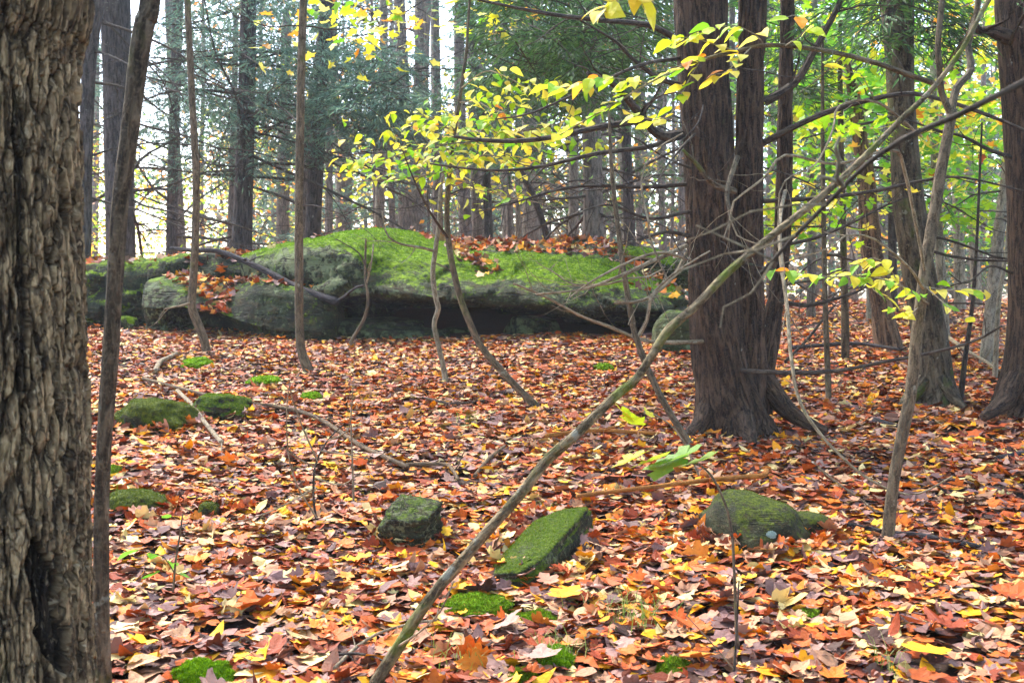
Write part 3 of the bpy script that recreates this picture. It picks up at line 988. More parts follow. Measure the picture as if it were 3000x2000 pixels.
# ------------------------------------------------------------------ fallen leaves on the floor
def lay_leaves():
    rng = np.random.default_rng(77)

    def field(y0, y1, dens, wide):
        area_w = lambda y: wide * y + .8
        n = int(dens * (area_w(y0) + area_w(y1)) * (y1 - y0))
        y = np.sqrt(rng.uniform(y0 ** 2, y1 ** 2, n))
        x = rng.uniform(-1, 1, n) * (wide * y + .5)
        return x, y

    def colours(x, y, n):
        base = pick(n, LIT, rng)
        red = pick(n, [(3, RUST), (2.0, MAUVE), (1.8, DARK), (2.4, ORANGE), (1.2, TAN), (.4, GOLD)], rng)
        q = np.stack([x * .5, y * .5, np.full(n, 3.3)], 1)
        t = np.clip(.5 + .9 * fbm(q, 2) + .35 * sstep(.3, 1.6, x), 0, 1)
        sel = rng.random(n) < t * .6
        base[sel] = red[sel]
        soft = pick(n, [(3, TAN), (2, CREAM), (1.5, MAUVE), (1, ORANGE)], rng)
        sel = rng.random(n) < .12 * sstep(5, 8, y)
        base[sel] = soft[sel]
        return base

    # (y0, y1, leaves per square metre, templates)
    bands = [(2.2, 5.4, 1250, MAPLE_HI), (5.4, 8.4, 1050, MAPLE_LO), (8.4, 11.8, 900, MAPLE_XLO), (11.8, 16.0, 320, MAPLE_XLO), (16.0, 28.0, 45, MAPLE_XLO)]
    mb = MB()
    singles = []
    for y0, y1, dens, tpl in bands:
        x, y = field(y0, y1, dens, .56)
        n = len(x)
        keep = np.ones(n, bool)
        for (p, a, b) in PADS:
            inside = ((x - p[0]) / (a * .95)) ** 2 + ((y - p[1]) / (b * .95)) ** 2 < 1
            keep &= ~(inside & (rng.random(n) < .82))
        keep &= ~((x > P(985, 990, 11.4)[0]) & (x < P(1960, 990, 11.4)[0]) & (y > 11.32 + .12 * np.sin(x * 3.1)) & (y < 15))
        bare = fbm(np.stack([x * 1.6, y * 1.6, np.full(n, 8.8)], 1), 3)
        keep &= ~((bare > .42) & (rng.random(n) < .72))
        x, y = x[keep], y[keep]
        n = len(x)
        lay = rng.random(n)
        z = G(x, y) - .010 + .024 * lay
        size = rng.uniform(.034, .084, n) * np.where(rng.random(n) < .12, 1.35, 1.0)
        if y0 < 8:
            size *= 1.14
        if y0 > 10:
            size *= 1.1
        if y0 > 15:
            size *= 1.7
        flip = np.where(rng.random(n) < .45, math.pi, 0)
        tilt = .06 + .34 * rng.random(n) ** 3
        mats = euler_mats(rng.uniform(0, 6.28, n), rng.normal(0, 1, n) * tilt + flip, rng.normal(0, 1, n) * tilt)
        pos = np.stack([x, y, z], 1)
        col = colours(x, y, n)
        oval = rng.random(n) < .2
        if y0 < 3:
            uu, vv = project(pos)
            near = (uu > 330) & (uu < 2985) & (vv < 1990) & (lay > .72) & ~oval
            cand = np.nonzero(near)[0]
            cand = cand[np.argsort(y[cand] - size[cand] * 6)][:300]
            take = np.zeros(n, bool)
            take[cand] = True
            for i in cand:
                singles.append((pos[i] + np.array([0, 0, .006]), mats[i], size[i] * 1.08, col[i], int(rng.integers(len(tpl)))))
            rest = ~take
        else:
            rest = np.ones(n, bool)
        m = rest & ~oval
        if y0 < 8:
            low = m & (lay < .64)
            scatter(mb, MAPLE_XLO, pos[low], mats[low], size[low], col[low], rng)
            m = m & ~low
        scatter(mb, tpl, pos[m], mats[m], size[m], col[m], rng, .22)
        m = rest & oval
        scatter(mb, OVAL_HI if y0 < 3 else OVAL_LO, pos[m], mats[m], size[m] * .95, pick(int(m.sum()), [(2, GOLD), (2, TAN), (1.5, CREAM), (1.5, RUST), (1, MAUVE)], rng), rng)
    for (u, v, ra, rb, nn) in [(1200, 1600, .15, .14, 60), (1590, 1640, .2, .4, 120), (2240, 1590, .26, .26, 110), (2390, 1570, .12, .13, 30), (440, 1250, .29, .24, 70), (640, 1220, .22, .2, 50), (380, 1500, .19, .17, 50), (610, 1510, .07, .06, 14)]:
        c = ghit(u, v)
        a = rng.uniform(0, 6.283, nn)
        q = np.stack([c[0] + np.cos(a) * ra * rng.uniform(.85, 1.15, nn), c[1] + .1 + np.sin(a) * rb * rng.uniform(.85, 1.15, nn), np.zeros(nn)], 1)
        q[:, 2] = G(q[:, 0], q[:, 1]) + rng.uniform(.01, .045, nn)
        mt = euler_mats(rng.uniform(0, 6.283, nn), rng.normal(0, .4, nn), rng.normal(0, .4, nn))
        scatter(mb, MAPLE_HI, q, mt, rng.uniform(.05, .1, nn), pick(nn, LIT, rng), rng, .2)
    mb.build('leaf_litter', M['litter'], ground, kind='stuff')
    for p, mt, s, c, k in singles:
        one_leaf(MAPLE_HI[k], p, mt, s, c, rng, 'leaf', M['litter'], ground)


lay_leaves()


def single_fallen():
    rng = np.random.default_rng(5)
    spots = [(2720, 1945, .15, GOLD[1], 'large golden maple leaf lying flat near the lower corner'),
             (1160, 1695, .11, CREAM[2], 'cream maple leaf on the floor between the square rock and the leaning stem'),
             (1490, 1860, .12, MAUVE[2], 'big greyish pink maple leaf upside down before the moss cushions'),
             (410, 1925, .11, GOLD[1], 'bright yellow leaf lying beside the foot of the old trunk'),
             (345, 1450, .12, CREAM[2], 'pale cream leaf lying on the low dark mossy rock'),
             (1470, 1685, .11, ORANGE[1], 'orange maple leaf propped against the near end of the flat mossy rock'),
             (1530, 1690, .10, CREAM[0], 'cream leaf curled against the near end of the flat mossy rock'),
             (2050, 1965, .14, ORANGE[3], 'broad orange leaf lying right of the seedling stem at the lower edge'),
             (765, 1570, .10, CREAM[2], 'cream leaf standing out amid brown leaves before the twig bush'),
             (610, 1200, .12, CREAM[1], 'large tan leaf resting on edge against the undercut mossy rock'),
             (1660, 1770, .13, GOLD[2], 'golden leaf stretched between the two wide moss cushions'),
             (1590, 1955, .12, MAUVE[2], 'grey-mauve maple leaf lying over the moss cushion with grass blades'),
             (2800, 1480, .09, CREAM[0], 'cream leaf lying by the thin dark stick near the grey sapling'),
             (2060, 1500, .09, GOLD[0], 'golden leaf hanging on the shoulder of the domed rock')]
    for i, (u, v, s, c, lab) in enumerate(spots):
        p = ghit(u, v) + np.array([0, 0, .045])
        m = euler_mats(np.array([rng.uniform(0, 6.28)]), np.array([rng.normal(.15, .2)]), np.array([rng.normal(0, .2)]))[0]
        tv, tf = MAPLE_HI[i % 5]
        me = build_mesh('fallen_leaf', (tv @ m.T) * s, [tf], np.repeat(np.asarray(c)[None], len(tv), 0) * rng.uniform(.9, 1.1, (len(tv), 1)))
        tag(link('fallen_leaf', me, M['litter'], loc=tuple(p)), lab, 'leaf', 'fallen leaves that stand out')


single_fallen()


# ------------------------------------------------------------------ trees
def stem_points(pts, y):
    """pts: (u, v, width in photo pixels[, depth])"""
    q, r = [], []
    for p in pts:
        d = p[3] if len(p) > 3 else y
        q.append(P(p[0], p[1], d))
        r.append(p[2] / 2 * d / F_PX)
    return np.array(q), np.array(r)


def to_ground(q, r, flare=1.35, sink=.12):
    """q[0] is the lowest point: carry the stem down into the floor"""
    d = q[0] - q[1]
    d = d / np.linalg.norm(d)
    gz = g1(q[0][0], q[0][1])
    h = q[0][2] - gz
    if h > .3:
        s = h / max(.3, -d[2])
        s = min(s, h * 1.4)
        a = q[0] + d * s * .75
        b = np.array([q[0][0] + d[0] * s, q[0][1], gz - sink])
        q = np.vstack([b, a, q]); r = np.concatenate([[r[0] * flare], [r[0] * 1.08], r])
    else:
        b = np.array([q[0][0] + d[0] * .1, q[0][1], min(gz, q[0][2]) - sink])
        q = np.vstack([b, q]); r = np.concatenate([[r[0] * flare], r])
    return q, r


def extend_up(q, r, h, taper=.6, rng=None):
    d = q[-1] - q[-2]
    d = d / np.linalg.norm(d)
    d = d * .5 + np.array([0, 0, .5])
    d = d / np.linalg.norm(d)
    e = [q[-1] + d * h * f for f in (.35, .7, 1.0)]
    return np.vstack([q, e]), np.concatenate([r, r[-1] * np.array([1 - (1 - taper) * .35, 1 - (1 - taper) * .7, taper])])


def branch_path(start, dirn, length, rng, droop=.15, n=9, wob=.11, lift=.2):
    d = np.asarray(dirn, dtype=float)
    d = d / np.linalg.norm(d)
    pts = [np.asarray(start, dtype=float)]
    step = length / (n - 1)
    for i in range(n - 1):
        t = i / (n - 1)
        d = d + rng.normal(0, wob, 3) + np.array([0, 0, (-droop if t < .55 else lift) / n * 2])
        d = d / np.linalg.norm(d)
        pts.append(pts[-1] + d * step)
    return np.array(pts)


def dead_branch(mb, start, dirn, length, r0, rng, twigs=5, droop=.15, nseg=5, lift=.2):
    pts = branch_path(start, dirn, length, rng, droop, lift=lift)
    rad = r0 * (1 - .82 * np.linspace(0, 1, len(pts)))
    mb.add(*tube(pts, rad, nseg, length / 12, seed=int(rng.integers(999))))
    for _ in range(twigs):
        k = rng.uniform(.2, .97) * (len(pts) - 1)
        i = int(k)
        p = pts[i] + (pts[min(i + 1, len(pts) - 1)] - pts[i]) * (k - i)
        d = pts[min(i + 1, len(pts) - 1)] - pts[max(i - 1, 0)]
        d = d / np.linalg.norm(d) + rng.normal(0, .75, 3) * np.array([1, 1, .55])
        tl = length * rng.uniform(.12, .4)
        tp = branch_path(p, d, tl, rng, droop * .6, 5, .16, lift)
        mb.add(*tube(tp, rad[i] * .5 * (1 - .75 * np.linspace(0, 1, 5)), 3, None, seed=int(rng.integers(999)), cap=False))
        if rng.random() < .5:
            tp2 = branch_path(tp[2], d + rng.normal(0, .8, 3), tl * .55, rng, 0, 4, .15, 0)
            mb.add(*tube(tp2, rad[i] * .3 * (1 - .7 * np.linspace(0, 1, 4)), 3, None, cap=False))
    return pts


def tree(name, label, pts, y, mat, nseg=14, rough=.06, up=4.0, cat='tree', group=None, step=.12, ground_it=True, flare=1.35, rscale=6.0):
    """pts from the top of the photo downwards; returns root and the sampled stem"""
    q, r = stem_points(pts[::-1], y)
    if ground_it:
        q, r = to_ground(q, r, flare)
    if up:
        q, r = extend_up(q, r, up)
    root = thing(name, label, cat, q[0], group)
    mb = MB()
    s = abs(hash((round(q[0][0], 3), round(q[0][1], 3)))) % 97
    mb.add(*tube(q, r, nseg, step, rough, rscale, s))
    mb.build('trunk', M[mat], root, smooth=True)
    qs, rs = resample(q, r, .1)
    return root, qs, rs


def add_dead(root, qs, rs, rng, n, z0, z1, length, mat='dead', r=.012, twigs=5, droop=.15, az=None, lift=.2, nseg=5):
    for k in range(n):
        z = rng.uniform(z0, z1)
        i = int(np.argmin(np.abs(qs[:, 2] - z)))
        a = rng.uniform(0, 6.283) if az is None else rng.uniform(*az)
        d = np.array([math.cos(a), math.sin(a) * .6, rng.uniform(-.35, .4)])
        L = length * rng.uniform(.55, 1.2)
        mb = MB()
        dead_branch(mb, qs[i] + d * rs[i] * .6, d, L, min(r * rng.uniform(.6, 1.25), rs[i] * .5), rng, twigs, droop, nseg, lift)
        mb.build('branch', M[mat], root)


def add_branch_px(root, pts, w0, w1, mat='dead', twigs=4, seed=1, nseg=7, name='branch', tw_len=.35):
    """a branch drawn through photo points (u, v, depth)"""
    q = np.array([P(*p) for p in pts])
    d0, d1 = pts[0][2], pts[-1][2]
    rad = np.linspace(w0 * d0 / F_PX / 2, w1 * d1 / F_PX / 2, len(q))
    rng = np.random.default_rng(seed)
    mb = MB()
    mb.add(*tube(q, rad, nseg, .05, .12, 3.0, seed))
    L = np.linalg.norm(q[-1] - q[0])
    for _ in range(twigs):
        k = rng.uniform(.15, .98) * (len(q) - 1)
        i = min(int(k), len(q) - 2)
        p = q[i] + (q[i + 1] - q[i]) * (k - i)
        d = (q[i + 1] - q[i]) / np.linalg.norm(q[i + 1] - q[i]) + rng.normal(0, .7, 3)
        tp = branch_path(p, d, tw_len * rng.uniform(.4, 1.2), rng, .1, 6, .2, .2)
        mb.add(*tube(tp, max(rad[i] * .35, .0012) * (1 - .7 * np.linspace(0, 1, 6)), 4, None, cap=False))
    return mb.build(name, M[mat], root), q


# ---- foliage
def diamonds(mb, p, d, nrm, L, W, col):
    """pointed leaflets: base p, direction d, lying square to nrm"""
    n = len(p)
    d = d / np.maximum(np.linalg.norm(d, axis=1), 1e-9)[:, None]
    s = np.cross(d, nrm)
    s = s / np.maximum(np.linalg.norm(s, axis=1), 1e-9)[:, None]
    h = np.cross(s, d)
    V = np.stack([p, p + d * L[:, None] * .45 + s * W[:, None] * .5, p + d * L[:, None] - h * L[:, None] * .12, p + d * L[:, None] * .45 - s * W[:, None] * .5], 1)
    F = np.arange(n * 4).reshape(-1, 4)
    mb.add(V.reshape(-1, 3), [F[:, [0, 1, 2]], F[:, [0, 2, 3]]], np.repeat(col, 4, 0))


def conifer_crown(root, boxes, rng, pal, sprays, per=70, size=.55, leaf=(.10, .018), name='crown', twigmat=True):
    """flat drooping sprays spread through photo boxes (u0, u1, v0, v1, y0, y1)"""
    mb = MB()
    bw = MB()
    w = np.array([max(1, (b[1] - b[0]) * (b[3] - b[2])) for b in boxes], dtype=float)
    which = rng.choice(len(boxes), sprays, p=w / w.sum())
    for k in which:
        u0, u1, v0, v1, y0, y1 = boxes[k]
        c = P(rng.uniform(u0, u1), rng.uniform(v0, v1), rng.uniform(y0, y1))
        a = rng.uniform(0, 6.283)
        d = np.array([math.cos(a), math.sin(a), rng.uniform(-.45, .05)])
        d = d / np.linalg.norm(d)
        s = np.cross(d, [0, 0, 1]); s = s / np.linalg.norm(s)
        up = np.cross(s, d)
        sz = size * rng.uniform(.6, 1.3)
        t = rng.random(per)
        side = rng.choice([-1, 1], per)
        out = rng.random(per) ** .7 * (1 - t * .75) * sz * .5
        p = c + d * (t * sz)[:, None] + s * (side * out)[:, None] - up * ((t ** 2 * .25 + (out / sz) ** 2 * .6) * sz)[:, None] + rng.normal(0, .018, (per, 3))
        dd = d * .75 + s * (side * rng.uniform(.3, 1.1, per))[:, None] + rng.normal(0, .25, (per, 3)) - np.array([0, 0, .2])
        nr = up + rng.normal(0, .35, (per, 3))
        col = pick(per, [(1, pal)], rng) * rng.uniform(.75, 1.25)
        diamonds(mb, p, dd, nr, leaf[0] * rng.uniform(.6, 1.4, per), leaf[1] * rng.uniform(.7, 1.5, per), col)
        tw = np.stack([c - d * sz * .5, c + d * sz * .3 - up * .02 * sz, c + d * sz - up * .25 * sz])
        bw.add(*tube(tw, np.array([.006, .004, .0015]), 3, None, cap=False))
    o = mb.build(name, M['needle'], root)
    if twigmat:
        b = bw.build('twig', M['dead'], root, kind='stuff')
    return o


def leafy_crown(root, boxes, rng, groups, clumps, per=40, size=.09, spread=.35, flat=.5, templates=None, name='crown'):
    """clumps of leaves through photo boxes"""
    mb = MB()
    w = np.array([max(1, (b[1] - b[0]) * (b[3] - b[2])) for b in boxes], dtype=float)
    which = rng.choice(len(boxes), clumps, p=w / w.sum())
    for k in which:
        u0, u1, v0, v1, y0, y1 = boxes[k]
        c = P(rng.uniform(u0, u1), rng.uniform(v0, v1), rng.uniform(y0, y1))
        n = max(3, int(per * rng.uniform(.5, 1.4)))
        sp = spread * rng.uniform(.6, 1.4)
        p = c + rng.normal(0, 1, (n, 3)) * np.array([sp, sp, sp * flat])
        tone = rng.uniform(.85, 1.15)
        col = pick(n, groups, rng) * tone
        if templates is None:
            a = rng.uniform(0, 6.283, n)
            d = np.stack([np.cos(a), np.sin(a), rng.uniform(-.9, .2, n)], 1)
            nr = np.array([0, 0, 1.0]) + rng.normal(0, .5, (n, 3))
            diamonds(mb, p, d, nr, size * rng.uniform(.7, 1.3, n), size * .75 * rng.uniform(.7, 1.2, n), col)
        else:
            mats = euler_mats(rng.uniform(0, 6.283, n), rng.normal(-.35, .4, n), rng.normal(0, .4, n))
            scatter(mb, templates, p, mats, size * rng.uniform(.7, 1.25, n), col, rng)
    return mb.build(name, M['leaf'], root)


def leafy_twig(root, pts, w0, w1, n, size, groups, seed, templates=None, mat='sapgrey', spread=.0, droop=.35, name='branch'):
    """a twig through photo points (u, v, depth) with n leaves, each leaf a mesh of its own"""
    br, q = add_branch_px(root, pts, w0, w1, mat, 0, seed, 5, name)
    rng = np.random.default_rng(seed + 500)
    qs, _ = resample(q, np.ones(len(q)), .01)
    templates = templates or OVAL_HI
    col = pick(n, groups, rng)
    for k in range(n):
        i = int((.08 + .92 * (k + rng.uniform(0, .9)) / n) * (len(qs) - 1))
        i = min(i, len(qs) - 1)
        t = qs[min(i + 3, len(qs) - 1)] - qs[max(i - 3, 0)]
        yaw = math.atan2(t[1], t[0]) - math.pi / 2 + (1 if k % 2 else -1) * rng.uniform(.4, 1.2)
        m = euler_mats(np.array([yaw]), np.array([-rng.uniform(-.15, droop * 1.5)]), np.array([rng.normal(0, .35)]))[0]
        p = qs[i] + rng.normal(0, 1, 3) * spread * np.array([1, 1, .5])
        one_leaf(templates[rng.integers(len(templates))], p, m, size * rng.uniform(.75, 1.2), col[k], rng, 'leaf', M['leaf'], br)
    return br


# ---- the old trunk at the edge, close to the camera
def worley(s, z, cs, cz, seed, per):
    """cells of size cs x cz in (s, z), s wrapping after per cells: distance to the border, cell number, offset in the cell"""
    rng = np.random.default_rng(seed)
    T = rng.random((257, 257, 2))
    a, b = s / cs, z / cz
    ia, ib = np.floor(a).astype(int), np.floor(b).astype(int)
    best = np.full(len(s), 9.0); second = best.copy()
    cid = np.zeros(len(s), int)
    for da in (-1, 0, 1):
        for db in (-1, 0, 1):
            ca, cb = ia + da, ib + db
            t = T[(ca % per) % 257, cb % 257]
            d = np.hypot(ca + t[:, 0] - a, (cb + t[:, 1] - b))
            new = d < best
            second = np.where(new, best, np.minimum(second, d))
            cid = np.where(new, ((ca % per) * 131 + cb * 7919) % 9973, cid)
            best = np.where(new, d, best)
    return second - best, cid


def old_trunk():
    y = 2.3
    cx = [(-26, -330, 526), (-24, -150, 531), (-20, 0, 546), (-30, 90, 521), (-34, 180, 501), (-26, 400, 491), (-18, 700, 488), (-8, 1000, 494), (-2, 1250, 496), (2, 1500, 498), (8, 1800, 502), (14, 2100, 516)]
    q, r = stem_points(cx[::-1], y)
    gz = g1(q[0][0], y)
    q = np.vstack([[q[0][0], y, gz - .1], [q[0][0], y, gz + .06], q])
    r = np.concatenate([[r[0] * 1.35], [r[0] * 1.12], r])
    NS, ST = 370, .005
    V, faces, _, bk = tube(q, r, NS, ST, 0, seed=4)
    n0 = len(V) - 2
    c = bk - np.array([4 * 3.71 % 50, 4 * 1.37 % 50, 4 * 7.13 % 50])
    th = np.arctan2(c[:, 1], c[:, 0])
    ring = np.stack([np.cos(th) * .19, np.sin(th) * .19, c[:, 2]], 1)
    w1 = fbm(ring * np.array([7, 7, 3.0]), 3) * .03 + fbm(ring * np.array([30, 30, 12]) + 5, 3) * .011
    w2 = fbm(ring * np.array([22, 22, 9]) + 9, 3) * .05
    s = (th + math.pi) / (2 * math.pi)
    C0 = 2 * math.pi * .19
    rnd = np.random.default_rng(12).random((9973, 3))
    eb, ib = worley(s * C0 + w1, c[:, 2] + w2, C0 / 38, .24, 3, 38)
    es, is_ = worley(s * C0 + w1 * 1.2, c[:, 2] + w2, C0 / 120, .055, 4, 120)
    ef, if_ = worley(s * C0 + w1, c[:, 2] + w2 * .7, C0 / 240, .02, 5, 240)
    fur2 = sstep(.0, .22, eb)
    fur = sstep(.0, .16, es)
    deep = rnd[ib, 0] * .5 + .6
    disp = -.017 * (1 - fur2) * deep - .006 * (1 - fur) + .010 * (rnd[is_, 1] - .5) * fur + .0035 * (rnd[if_, 1] - .5) * sstep(0, .2, ef) + .004 * fbm(ring * np.array([12, 12, 5]), 3)
    uu, vv = project(V)
    hw = np.interp(vv, [1570, 1600, 1690, 1770, 1850, 1930, 1985], [0, 16, 52, 40, 50, 28, 0])
    cu = np.interp(vv, [1570, 1600, 1690, 1770, 1850, 1930, 1985], [108, 106, 132, 138, 150, 172, 186])
    rag = fbm(ring * np.array([26, 26, 11]), 4)
    hol = sstep(-.05, .16, 1 - np.abs(uu - cu) / np.maximum(hw, 1) + .55 * rag) * (hw > 0) * (V[:, 1] < y)
    cr2 = sstep(.0, .25, 1 - np.abs(uu - (60 + (vv - 600) * .02)) / 16.0 + .8 * rag) * (vv > 250) * (vv < 1150) * (V[:, 1] < y)
    disp = disp - (.026 + .012 * fbm(ring * np.array([60, 60, 20]), 3)) * hol - .014 * cr2
    nrm = np.zeros_like(V)
    qs, rs = resample(q, r, ST)
    nrm[:n0] = V[:n0] - np.repeat(qs, NS, 0)
    nrm[:n0] /= np.linalg.norm(nrm[:n0], axis=1)[:, None]
    V = V + nrm * disp[:, None]
    tone = np.clip(.15 + .55 * rnd[is_, 2] + .35 * (rnd[if_, 2] - .3) + .35 * fbm(ring * np.array([14, 14, 6]) + 21, 3), 0, 1)
    dark, light = lin((66, 50, 36)), lin((206, 176, 134))
    col = dark + (light - dark) * (tone ** 1.1)[:, None]
    furc = lin((48, 37, 29))
    col = col + (furc - col) * (np.maximum(1 - fur2, .6 * (1 - fur)) * .8)[:, None]
    inner = lin((26, 21, 19))
    col = col + (inner - col) * (np.maximum(hol, cr2 * .8) * .92)[:, None]
    root = thing('old_tree', 'thick old trunk with furrowed flaky bark and a dark rotten hollow', 'tree', q[0])
    k = NT('old_trunk_bark')
    at = k.attr('Col')
    b = k.attr('bk', 'Vector')
    n1 = k.noise(k.scaled(b, (220, 220, 70)), 1.0, 4.0, .6)
    n2 = k.noise(b, 7.0, 4.0, .6)
    cc = k.mix(k.step(n1, .38, .66), k.mix(1.0, at, (.66, .62, .58, 1), 'MULTIPLY'), at)
    cc = k.mix(k.math('MULTIPLY', k.step(n2, .56, .75), .4), cc, rgb(88, 90, 50))
    vo = k.n('ShaderNodeTexVoronoi', {'Vector': k.n('ShaderNodeVectorMath', {0: k.scaled(b, (62, 62, 8)), 1: k.n('ShaderNodeTexNoise', {'Vector': b, 'Scale': 26.0, 'Detail': 3.0}).outputs['Color']}, operation='ADD').outputs[0], 'Scale': 1.0}, feature='DISTANCE_TO_EDGE').outputs['Distance']
    crk = k.step(vo, .09, .01)
    fleck = k.step(k.noise(k.scaled(b, (120, 120, 34)), 1.0, 3.0, .6, .5), .6, .66)
    cc = k.mix(k.math('MULTIPLY', fleck, .6), cc, rgb(190, 168, 136))
    cc = k.mix(k.math('MULTIPLY', crk, .65), cc, rgb(38, 30, 25))
    m = k.done(k.pbr(cc, .85, k.bump(k.math('SUBTRACT', n1, crk), .006, 1.0), .25))
    link('trunk', build_mesh('trunk', V - q[0], faces, col, bk, False), m, root)


old_trunk()
rt = np.random.default_rng(101)

# ---- slender dark stem in front of the old trunk
root, qs, rs = tree('slender_tree', 'slender leaning dark stem growing right up against the old trunk',
                    [(445, -40, 58), (425, 60, 58), (405, 180, 56), (378, 400, 52), (352, 600, 50), (338, 800, 48), (326, 1000, 47), (313, 1180, 45), (302, 1350, 44), (297, 1550, 44), (298, 1800, 46), (304, 2040, 50)],
                    2.9, 'slender', 28, .12, 2.0, step=.02, rscale=5)

# ---- pines and other trunks behind the boulder
LEFT = [
    ('pine_tree', 'broad grey pine trunk standing behind the dark boulder', [(340, -60, 84), (338, 0, 84), (345, 370, 78), (352, 740, 80)], 16, 'pine', 22, 9, 3.0),
    ('slim_tree', 'slim dark trunk peeking out from behind the broad grey pine', [(372, -20, 20), (385, 740, 26)], 21, 'far', 10, 4, 2.0),
    ('slim_tree', 'trunk half hidden behind the old flaky trunk', [(285, -20, 44), (258, 240, 40), (245, 800, 40)], 14, 'pine', 12, 5, 2.0),
    ('pine_tree', 'narrow dark pine between the broad grey pine and the crooked sapling', [(522, -20, 30), (516, 200, 30), (506, 500, 31), (503, 730, 34)], 21, 'pine', 14, 12, 3.2),
    ('pine_tree', 'dark straight pine rising behind the tilted slab', [(728, -60, 46), (728, 0, 46), (722, 300, 50), (714, 560, 54), (708, 720, 60)], 17, 'pine', 18, 13, 3.2),
    ('pine_tree', 'dark leaning pine rising behind the crest of the boulder', [(968, -60, 38), (962, 0, 40), (938, 300, 44), (922, 560, 46), (916, 700, 48)], 18, 'pine', 18, 14, 3.2),
    ('slim_tree', 'thin stem crossing just left of the dark leaning pine', [(945, 60, 14), (905, 330, 18), (893, 560, 20), (890, 690, 22)], 19, 'far', 10, 4, 2.0),
    ('pine_tree', 'blue-grey hazy trunk below the bright patch of sky', [(1240, -40, 46), (1238, 100, 44), (1228, 400, 44), (1220, 680, 46)], 27, 'far', 14, 8, 2.6),
    ('slim_tree', 'thin dark leaning trunk right of the bright patch of sky', [(1370, -30, 20), (1382, 100, 21), (1405, 300, 23), (1425, 520, 25), (1432, 720, 27)], 17, 'pine', 12, 9, 2.4),
    ('slim_tree', 'very thin straight stem behind the yellow beech leaves', [(1480, -20, 9), (1488, 300, 11), (1492, 720, 13)], 20, 'far', 8, 5, 1.6),
    ('pale_tree', 'pale grey trunk of soft outline behind the leafy boulder rim', [(1545, 0, 36), (1550, 300, 42), (1555, 560, 48), (1558, 730, 54)], 23, 'grey', 16, 4, 2.0),
    ('pine_tree', 'brown pine with many dead twigs behind the bright moss bank', [(1722, -40, 50), (1726, 200, 52), (1735, 450, 56), (1740, 720, 62)], 18, 'far', 18, 18, 2.6),
    ('pine_tree', 'dark mid-sized trunk left of the twin hemlock', [(1825, 0, 26), (1832, 300, 28), (1840, 560, 31), (1846, 730, 36)], 20, 'pine', 14, 13, 2.4),
    ('slim_tree', 'thin straight trunk beside the brown pine', [(1675, 0, 16), (1682, 300, 18), (1688, 700, 20)], 21, 'far', 10, 8, 2.0),
    ('slim_tree', 'dark forked stem leaning before the pale grey trunk', [(1515, 480, 16), (1555, 560, 18), (1590, 650, 20), (1612, 740, 20)], 19, 'pine', 10, 3, 1.5),
    ('slim_tree', 'thin stem in the gap under the dark hemlock boughs', [(1130, 120, 14), (1142, 420, 18), (1150, 680, 20)], 22, 'far', 10, 8, 2.2),
    ('slim_tree', 'thin grey stem halfway between leaning pine and blue-grey trunk', [(1090, 40, 10), (1096, 360, 12), (1100, 680, 14)], 24, 'far', 8, 6, 2.0),
    ('slim_tree', 'faint wide trunk between the dark pines', [(1010, 420, 44), (1008, 680, 50)], 28, 'far', 12, 4, 1.6),
    ('slim_tree', 'faint trunk just right of the sapling with the hooked foot', [(838, 100, 30), (832, 400, 36), (828, 700, 40)], 27, 'far', 12, 6, 2.2),
    ('slim_tree', 'thin grey trunk close beside the dark straight pine', [(690, 120, 16), (684, 400, 20), (676, 710, 22)], 22, 'far', 10, 6, 2.0),
]
PINES = {}
for nm, lab, pts, y, mat, nseg, nb, bl in LEFT:
    up = 3.0 if pts[0][1] <= 60 else .6
    root, qs, rs = tree(nm, lab, pts, y, mat, nseg, .06, up, group='trunks behind the boulder')
    PINES[lab] = root
    zlo, zhi = P(1500, 690, y)[2], P(1500, -60, y)[2]
    add_dead(root, qs, rs, rt, int(nb * 1.5), zlo, zhi, bl * 1.1, 'dead', .017 + .009 * (nseg > 13), 9, .22, lift=.25)

# ---- twin hemlock
y = 6.9
root = thing('hemlock_tree', 'big dark hemlock with three stems sharing one flared mossy base', 'tree', (P(2140, 1262, y)[0], y, g1(P(2140, 1262, y)[0], y)))
HEM = root


def hem_stem(pts, seed, rough, step=.025, nseg=56):
    q, r = stem_points(pts[::-1], y)
    q, r = extend_up(q, r, 2.0)
    V, faces, c, bk = tube(q, r, nseg, step, 0, seed=seed)
    off = np.array([seed * 3.71 % 50, seed * 1.37 % 50, seed * 7.13 % 50])
    s = (bk - off)
    rid = np.abs(pn(s * np.array([30, 30, 2.6]) + seed)) * 2
    nr = V - np.repeat(resample(q, r, step)[0], nseg, 0).tolist() if False else None
    qs, rs = resample(q, r, step)
    cen = np.vstack([np.repeat(qs, nseg, 0), qs[:1], qs[-1:]])
    d = V - cen
    d = d / np.maximum(np.linalg.norm(d, axis=1), 1e-6)[:, None]
    base = sstep(.9, .0, s[:, 2])
    lob = fbm(s * np.array([5, 5, 1.0]) + seed, 2)
    V = V + d * (rough * (sstep(0, .5, rid) - 1) + .012 * lob + base * .05 * fbm(s * np.array([11, 11, 2.2]) + 5, 3))[:, None]
    mb = MB()
    mb.add(V, faces, None, bk)
    mb.build('trunk', M['hemlock'], root, smooth=True)
    return qs, rs


